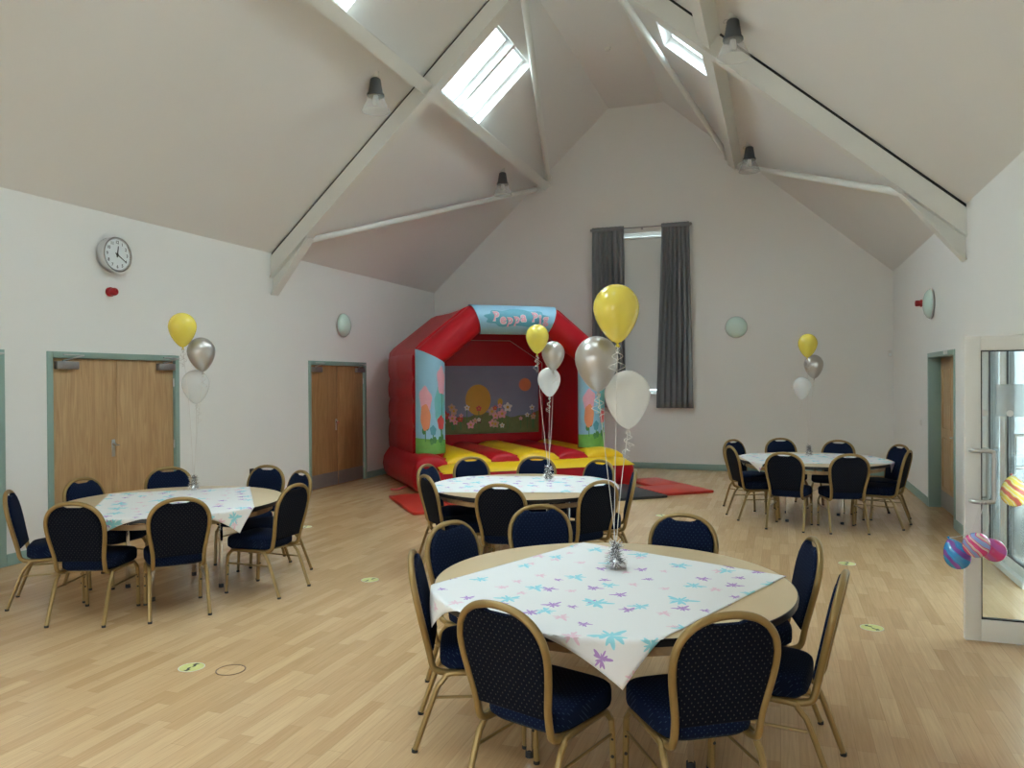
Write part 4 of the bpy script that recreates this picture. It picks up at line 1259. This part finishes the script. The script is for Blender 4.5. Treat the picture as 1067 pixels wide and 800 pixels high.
for grow, lift, mt, nm in ((.016, .006, M['white_print'], 'lettering_outline'), (.006, .009, M['pink_print'], 'lettering')):
    bm = bm_new()
    x = Ln / 2 - .44
    for ch_, dz, wd in (('P', .035, .135), ('e', -.01, .115), ('p', -.015, .12), ('p', .0, .12), ('a', .03, .12), (' ', 0, .075), ('P', .03, .125), ('i', .0, .075), ('g', .005, .12)):
        if ch_ != ' ':
            me = text_mesh(ch_, .205, grow)
            b2 = bm_new(); b2.from_mesh(me); bpy.data.meshes.remove(me)
            bmesh.ops.triangulate(b2, faces=b2.faces)
            mp = {}
            for v in b2.verts: mp[v] = bm.verts.new(bann(x + wd / 2 + v.co.x, v.co.y + dz + .0, lift))
            for f in b2.faces:
                try: bm.faces.new([mp[v] for v in f.verts])
                except ValueError: pass
            b2.free()
        x += wd
    obj(nm, bm, mt, banner, smooth=False)

# side walls: stacks of horizontal air chambers
def side_wall(x0, x1, label):
    bm = bm_new()
    zs = [BZ - .04, 1.02, 1.42, 1.78, 2.22]
    y0_, y1_ = .30, CD
    rows = []
    N = 6
    sec = []
    for a, b in zip(zs, zs[1:]):
        for k in range(N):
            t = k / N; sec.append((a + (b - a) * t, math.sin(PI * t) ** .5 * .035 + .02))
    sec.append((zs[-1], 0))
    loop = []
    for z, o in sec:
        puff = o
        loop.append([(x0 + .03 - puff, y0_), (x0 + .03 - puff * 1.2, (y0_ + y1_) / 2), (x0 + .03 - puff, y1_ - .12), (x0 + .14, y1_ + puff * .6), (x1, y1_), (x1, y0_)])
    vs = [[bm.verts.new((x, y, z)) for x, y in L_] for (z, o), L_ in zip(sec, loop)]
    for A_, B_ in zip(vs, vs[1:]):
        n = len(A_)
        for i in range(n): bm.faces.new((A_[i], A_[(i + 1) % n], B_[(i + 1) % n], B_[i]))
    bm.faces.new(vs[0][::-1]); bm.faces.new(vs[-1])
    return obj('side_wall', bm, M['red'], castle, angle=50)
side_wall(0, .34, '')
o_ = side_wall(0, .34, ''); 
for v in o_.data.vertices: v.co.x = CW - v.co.x
o_.data.flip_normals()
# rear wall
bm = bm_new()
prism(bm, [(.1, CD - .33, BZ - .05), (CW - .1, CD - .33, BZ - .05), (CW - .1, CD - .33, 2.2), (CW - .98, CD - .33, 2.92), (.98, CD - .33, 2.92), (.1, CD - .33, 2.2)], (0, .33, 0))
obj('rear_wall', bm, M['red'], castle, smooth=False)
# roof cover: chamfers and top, a stretched sheet with thickness
bm = bm_new()
outer = [(0.005, 2.17), (.02, 2.27), (.10, 2.36), (.82, 2.93), (.92, 2.975), (CW / 2, 2.985), (CW - .92, 2.975), (CW - .82, 2.93), (CW - .10, 2.36), (CW - .02, 2.27), (CW - .005, 2.17)]
inner = [(x + (.06 if x < CW / 2 else -.06) if abs(x - CW / 2) > 1e-6 else x, z - .08) for x, z in outer]
rows = []
for y in (.24, .8, 1.4, 2.0, CD - .05, CD):
    sag = -.03 * math.sin(PI * (y - .24) / (CD - .24))
    ins = .04 if y == CD else 0
    rows.append([bm.verts.new((x + (ins if x < CW / 2 else -ins), y, z + sag - ins)) for x, z in outer] + [bm.verts.new((x, y, z)) for x, z in inner[::-1]])
for A_, B_ in zip(rows, rows[1:]):
    n = len(A_)
    for i in range(n): bm.faces.new((A_[i], A_[(i + 1) % n], B_[(i + 1) % n], B_[i]))
bm.faces.new(rows[0][::-1]); bm.faces.new(rows[-1])
obj('roof_cover', bm, M['red'], castle, angle=50)
# inner back panel with piped chamfered top, and the printed mural below it
yM = CD - .335
bm = bm_new(); pf = [(.34, .60), (CW - .42, .60), (CW - .42, 2.08), (CW - 1.08, 2.50), (1.0, 2.50), (.34, 2.08)]
prism(bm, [(x, yM, z) for x, z in pf], (0, -.03, 0)); ip = obj('inner_panel', bm, M['red'], castle, smooth=False)
bm = bm_new(); tube(bm, [(x, yM - .032, z) for x, z in pf[1:]] , .007, 6); obj('piping', bm, M['peach_print'], ip)
yK = yM - .034
mm = [M['mural_sky'], M['grass_dark'], M['peach_print'], M['orange_print'], M['yellow_print'], M['green_print'], M['pink_print'], M['white_print'], M['redp'], M['brown_print']]
bm = bm_new()
X0, X1, Z0, Z1 = .36, CW - .50, .74, 2.02
rngm = random.Random(5)
def flat(poly, mi, k):
    vs = [bm.verts.new((x, yK - .0012 * k, z)) for x, z in poly]
    f = bm.faces.new(vs); f.material_index = mi
box(bm, (X0, yK - .002, Z0), (X1, yK + .003, Z1), 0)
hill = [(X0, Z0 + .002)] + [(X0 + (X1 - X0) * i / 30, Z0 + .36 + .05 * math.sin(i * .45) + .02 * math.sin(i * 1.3)) for i in range(31)] + [(X1, Z0 + .002)]
flat(hill, 1, 3)
flat(ell(1.72, .36, .10, .14, 18, 0, 0), 2, 3) if False else None
def blob(cx, cz, rx, rz, mi, k, n=24, amp=0, lobes=0):
    flat([(cx + rx * math.cos(2 * PI * i / n) * (1 + amp * math.sin(lobes * 2 * PI * i / n)), cz + rz * math.sin(2 * PI * i / n) * (1 + amp * math.sin(lobes * 2 * PI * i / n))) for i in range(n)], mi, k)
blob(.62, 1.70, .22, .085, 2, 4, 30, .08, 6); blob(.78, 1.70, .12, .055, 2, 5, 24, .08, 5)
blob(2.58, 1.66, .125, .125, 3, 4)
# a plain hot-air-balloon shape in the middle of the sky
blob(1.63, 1.38, .25, .29, 4, 5, 32)
flat([(1.57, 1.02), (1.69, 1.02), (1.68, .94), (1.58, .94)], 9, 5)
for dx in (-.055, .05): flat([(1.63 + dx * 1.0, 1.01), (1.63 + dx * 1.0 + .008, 1.01), (1.63 + dx * 2 + .008, 1.13), (1.63 + dx * 2, 1.13)], 9, 4)
blob(2.07, 1.33, .05, .07, 4, 4)
# flowers in the meadow
for i in range(36):
    x = rngm.uniform(X0 + .06, X1 - .06); z = Z0 + rngm.uniform(.12, .52); s = rngm.uniform(.03, .07)
    if z > Z0 + .35: s *= 1.2
    flat([(x - .006, Z0 + .08), (x + .006, Z0 + .08), (x + .006, z), (x - .006, z)], 5, 5 + (i % 7) * .3)
    blob(x, z, s, s, rngm.choice([6, 6, 7, 8, 3, 2]), 8 + (i % 9) * .3, 25, .22, 5); blob(x, z, s * .35, s * .35, 4, 11.5, 10)
obj('printed_mural', bm, mm, castle, smooth=False)['label'] = 'printed meadow mural on the inner back panel'
# anchor strap lying under the base
bm = bm_new(); tube(bm, catmull([(-.02, .45, .06), (-.16, .42, .03), (-.26, .36, .012), (-.36, .40, .012)], 6), .016, 8, ry=.006); obj('anchor_strap', bm, M['redp'], castle)

# floor mats in front of the castle
MO = Vector((-4.51, 9.0, 0)); mrot = math.atan2(U.y, U.x)
def mat_(name, rects, m, label):
    root = empty(name, MO, mrot, label, 'mat', 'crash mats before the bouncy castle')
    for i, (a, b, c, d) in enumerate(rects):
        bm = bm_new(); box(bm, (a, c, .002), (b, d, .045), bev=.012); obj('mat_panel', bm, m, root)
    return root
mat_('floor_mat', [(0, .60, 0, 1.58)], M['red_mat'], 'red crash mat at the wall side of the castle, behind the edge-on chair')
mat_('floor_mat', [(.62, 1.90, 0, 1.31)], M['red_mat'], 'red crash mat lying under the table before the castle, glimpsed between chair legs')
mat_('floor_mat', [(1.92, 3.83, 0, 1.31)], M['black_mat'], 'black crash mat between the red mats before the castle step')
mat_('floor_mat', [(3.86, 4.74, .15, .95), (4.16, 4.74, .96, 1.82)], M['red_mat'], 'red folding crash mat on the open floor at the curtain side of the castle')

# ------------------------------------------------------------------ fittings on walls and ceiling
# clock
ck = empty('wall_clock', (XL, 6.60, 3.17), 0, 'round chrome wall clock high on the wall beside the rafter', 'clock')
rx = Matrix.Rotation(PI / 2, 4, 'Y')
bm = bm_new(); lathe(bm, [(0, .001), (.185, .001), (.19, .01), (.195, .10), (.192, .112), (.176, .112), (.170, .098), (0, .098)], 48, rx); obj('case', bm, M['chrome'], ck)
bm = bm_new(); lathe(bm, [(0, .099), (.169, .099), (.169, .101), (0, .101)], 48, rx); fc = obj('dial', bm, M['clock_face'], ck)
bm = bm_new()
for h in range(1, 13):
    a = 2 * PI * h / 12
    me = text_mesh(str(h), .048, .001); b2 = bm_new(); b2.from_mesh(me); bpy.data.meshes.remove(me)
    mp = {v: bm.verts.new((.1025, (math.sin(a) * .135 + v.co.x), math.cos(a) * .135 + v.co.y)) for v in b2.verts}
    for f in b2.faces: bm.faces.new([mp[v] for v in f.verts])
    b2.free()
obj('numerals', bm, M['black_plastic'], fc, smooth=False)
for ang, L_, w_, nm in ((rad(8), .095, .009, 'hour_hand'), (rad(121), .145, .007, 'minute_hand')):
    bm = bm_new(); d = Vector((0, math.sin(ang), math.cos(ang))); s = Vector((0, math.cos(ang), -math.sin(ang)))
    c = Vector((.104, 0, 0))
    prism(bm, [c - d * .03 - s * w_, c - d * .03 + s * w_, c + d * L_ + s * w_ * .6, c + d * L_ - s * w_ * .6], (.0015, 0, 0)); obj(nm, bm, M['black_plastic'], ck, smooth=False)
bm = bm_new(); lathe(bm, [(0, .102), (.014, .102), (.014, .108), (0, .109)], 16, rx); obj('hub', bm, M['black_plastic'], ck)

def sounder(x, y, z, sg, label):
    root = empty('alarm_sounder', (x, y, z), 0, label, 'fire alarm', 'red fire alarm sounders')
    ax = Matrix.Rotation(sg * PI / 2, 4, 'Y')
    bm = bm_new(); lathe(bm, [(0, .001), (.05, .001), (.052, .03), (.047, .036), (0, .036)], 24, ax); obj('mounting_base', bm, M['red_plastic'], root)
    bm = bm_new(); lathe(bm, [(.040, .036), (.043, .05), (.043, .085), (.036, .098), (.02, .10), (.018, .09), (0, .09)], 24, ax); obj('horn', bm, M['red_plastic'], root)
sounder(XL, 6.58, 2.76, 1, 'small red fire alarm sounder directly below the clock')
sounder(XR, 12.15, 2.80, -1, 'small red fire alarm sounder beside the round light near the right door')

def wall_light(loc, ax, label):
    root = empty('wall_light', loc, 0, label, 'wall light', 'round glass wall lights')
    bm = bm_new(); lathe(bm, [(0, .001), (.19, .001), (.205, .012), (.205, .026), (.19, .03), (0, .03)], 36, ax); obj('back_plate', bm, M['alu'], root)
    bm = bm_new(); lathe(bm, [(.198, .026), (.197, .034), (.18, .06), (.14, .088), (.08, .106), (0, .113)], 36, ax); obj('glass_dome', bm, M['dome'], root)
    return root
wall_light((XL, 11.40, 2.70), Matrix.Rotation(PI / 2, 4, 'Y'), 'round pale green glass wall light above the double door by the castle')
wall_light((-.76, YB, 2.72), Matrix.Rotation(PI / 2, 4, 'X'), 'round pale green glass wall light on the end wall beside the curtain')
wall_light((XR, 11.45, 2.73), Matrix.Rotation(-PI / 2, 4, 'Y'), 'round pale green glass wall light seen sideways on the right wall above the door')

def pendant(x, y, sl, label, drop=.045):
    z = zl(x) if sl == 'l' else zr(x)
    root = empty('ceiling_lamp', (x, y, z), 0, label, 'ceiling lamp', 'high-bay lamps under the sloping ceiling')
    bm = bm_new(); lathe(bm, [(0, .06), (.045, .06), (.05, -.03), (.03, -.045), (0, -.045)], 18); obj('ceiling_rose', bm, M['white_plastic'], root)
    bm = bm_new(); tube(bm, [(0, 0, -.04), (0, 0, -drop - .005)], .009, 6)
    tube(bm, catmull([(-.03, 0, -.03), (-.085, .01, -.03), (-.10, .01, -.06), (-.06, 0, -.07)], 5), .005, 5); obj('hook', bm, M['alu'], root)
    bm = bm_new(); prof_ = []
    for i in range(13):
        t = i / 12; prof_.append((.062 + .030 * t + (.004 if i % 2 else 0), -drop - .01 - .185 * t))
    lathe(bm, [(0, -drop), (.05, -drop), *prof_, (.108, -drop - .20), (.110, -drop - .225), (.09, -drop - .225), (0, -drop - .21)], 28); obj('housing', bm, M['housing'], root)
    bm = bm_new(); lathe(bm, [(.095, -drop - .222), (.105, -drop - .25), (.135, -drop - .31), (.163, -drop - .375), (.175, -drop - .41), (.178, -drop - .418), (.174, -drop - .418), (.158, -drop - .37), (.13, -drop - .31), (.10, -drop - .25), (.09, -drop - .224)], 36); obj('glass_bell', bm, M['bell'], root)
    bm = bm_new(); lathe(bm, [(0, -drop - .21), (.03, -drop - .22), (.035, -drop - .26), (.04, -drop - .30), (.03, -drop - .335), (0, -drop - .345)], 18); obj('bulb', bm, M['bulb'], root)
pendant(-4.82, 8.66, 'l', 'glass bell ceiling lamp hung before the rafter on the skylight side, nearest the clock')
pendant(-4.82, 13.4, 'l', 'smaller looking glass bell ceiling lamp above the brace over the bouncy castle')
pendant(-.46, 8.72, 'r', 'glass bell ceiling lamp hung large against the right rafter, high above')
pendant(-.46, 13.6, 'r', 'glass bell ceiling lamp at the end of the purlin, far on the right slope')

sm = empty('smoke_detector', (-2.61, 12.32, ZR), 0, 'small white smoke detector on the flat ridge strip', 'smoke detector')
bm = bm_new(); lathe(bm, [(0, -.0005), (.06, -.0005), (.06, -.02), (.05, -.028), (0, -.028)], 24); obj('mounting_base', bm, M['white_plastic'], sm)
bm = bm_new(); lathe(bm, [(.045, -.028), (.045, -.045), (.03, -.055), (0, -.056)], 24); obj('sensor_head', bm, M['white_plastic'], sm)
pr_ = empty('motion_detector', (XR - .06, YB, 2.18), 0, 'small white motion sensor in the corner by the right wall', 'motion sensor')
bm = bm_new(); box(bm, (-.032, -.05, -.06), (.032, -.001, .06), bev=.01); obj('sensor_body', bm, M['white_plastic'], pr_)
bm = bm_new(); box(bm, (-.022, -.055, -.045), (.022, -.045, .0), bev=.006); obj('lens', bm, M['clock_face'], pr_)
def plate(name, loc, sg, m, label, cat, part):
    root = empty(name, loc, 0, label, cat)
    x0_, x1_ = sorted((sg * .001, sg * .012)); bm = bm_new(); box(bm, (x0_, -.043, -.043), (x1_, .043, .043), bev=.003); obj('face_plate', bm, m, root)
    x0_, x1_ = sorted((sg * .012, sg * .02)); bm = bm_new()
    for y in (-.018, .018): box(bm, (x0_, y - .012, -.02), (x1_, y + .012, .02), bev=.002)
    obj(part, bm, m, root)
    return root
plate('light_switch', (XR, 12.30, 1.11), -1, M['white_plastic'], 'white light switch on the right wall before the green reveal', 'light switch', 'rocker')
plate('wall_socket', (XR, 13.34, .47), -1, M['black_plastic'], 'dark wall socket low on the right wall behind the farthest table', 'wall socket', 'plug')
plate('wall_socket', (XL, 8.98, .49), 1, M['black_plastic'], 'black wall socket low between the two double doors', 'wall socket', 'plug')

# floor stickers
def sticker(x, y, rz, label):
    root = empty('floor_sticker', (x, y, .0005), rz, label, 'floor sticker', 'round yellow distance stickers')
    bm = bm_new(); lathe(bm, [(0, .0), (.075, .0), (.075, .0012), (0, .0012)], 32); obj('sticker_disc', bm, M['sticker'], root)
    bm = bm_new(); lathe(bm, [(.074, .0), (.078, .0), (.078, .0014), (.074, .0014), (.074, 0)], 32); obj('rim', bm, M['white_plastic'], root)
    bm = bm_new()
    for s in (-1, 1):
        prism(bm, [(.72 * a_, .72 * b_, c_) for a_, b_, c_ in [(s * .005, s * .0, .0013), (s * .03, s * .012, .0013), (s * .035, s * .055, .0013), (s * .06, s * .06, .0013), (s * .03, s * .085, .0013), (s * .0, s * .06, .0013), (s * .015, s * .05, .0013)]], (0, 0, .0006))
    obj('arrow_print', bm, M['black_plastic'], root, smooth=False)
sticker(-3.43, 3.81, .6, 'round yellow floor sticker nearest the camera, beside the dark floor ring')
sticker(-3.42, 5.98, .2, 'round yellow floor sticker between the clock-side table and the castle table')
sticker(.61, 5.92, 1.1, 'round yellow floor sticker nearer the glass door')
sticker(.60, 7.89, .3, 'round yellow floor sticker between the nearest and the farthest table')
sticker(-1.43, 9.95, .9, 'faint floor sticker beyond the castle table, before the farthest chairs')
sticker(-5.40, 7.91, .9, 'floor sticker behind the clock-side table, towards the castle door')
fr = empty('floor_ring', (-3.17, 3.85, .0005), 0, 'dark ring of a floor socket cover beside the yellow sticker', 'floor socket')
bm = bm_new(); lathe(bm, [(.081, 0), (.089, 0), (.089, .002), (.081, .002), (.081, 0)], 40); obj('ring', bm, M['ring'], fr)
bm = bm_new(); lathe(bm, [(0, 0), (.0805, 0), (.0805, .0008), (0, .0008)], 40); obj('cover', bm, M['floor'], fr)

# ------------------------------------------------------------------ light
wd = bpy.data.worlds.new('sky'); S.world = wd; wd.use_nodes = True
bg = wd.node_tree.nodes['Background']
# overcast sky: three times brighter overhead than at the horizon
wt = wd.node_tree
tc = wt.nodes.new('ShaderNodeTexCoord'); sp = wt.nodes.new('ShaderNodeSeparateXYZ'); wt.links.new(tc.outputs['Generated'], sp.inputs[0])
st_ = math_node(wt, 'MULTIPLY_ADD', math_node(wt, 'MAXIMUM', sp.outputs['Z'], 0), 6.5); st_.node.inputs[2].default_value = 1.0
wt.links.new(st_, bg.inputs['Strength'])
bg.inputs['Color'].default_value = (.82, .94, 1.0, 1)

# ------------------------------------------------------------------ camera
cd = bpy.data.cameras.new('camera'); cam = bpy.data.objects.new('camera', cd); C.objects.link(cam)
cd.sensor_fit = 'HORIZONTAL'; cd.sensor_width = 36; cd.lens = 800 / 1067 * 36; cd.clip_start = .05; cd.clip_end = 200
r = Vector((.94446282, .32855683, -.00635574)); u = Vector((.00397961, .00790394, .99996084)); w = Vector((-.3285942, .94445113, -.00615745))
cam.matrix_world = Matrix(((r.x, u.x, -w.x, 0), (r.y, u.y, -w.y, 0), (r.z, u.z, -w.z, 1.7641), (0, 0, 0, 1)))
S.camera = cam
S.view_settings.view_transform = 'Standard'; S.view_settings.look = 'None'; S.view_settings.gamma = 1; S.view_settings.use_curve_mapping = False
S.view_settings.exposure = 2.42
S.cycles.use_denoising = True
S.cycles.max_bounces = 10; S.cycles.diffuse_bounces = 6; S.cycles.transparent_max_bounces = 16
S.cycles.caustics_reflective = False; S.cycles.caustics_refractive = False
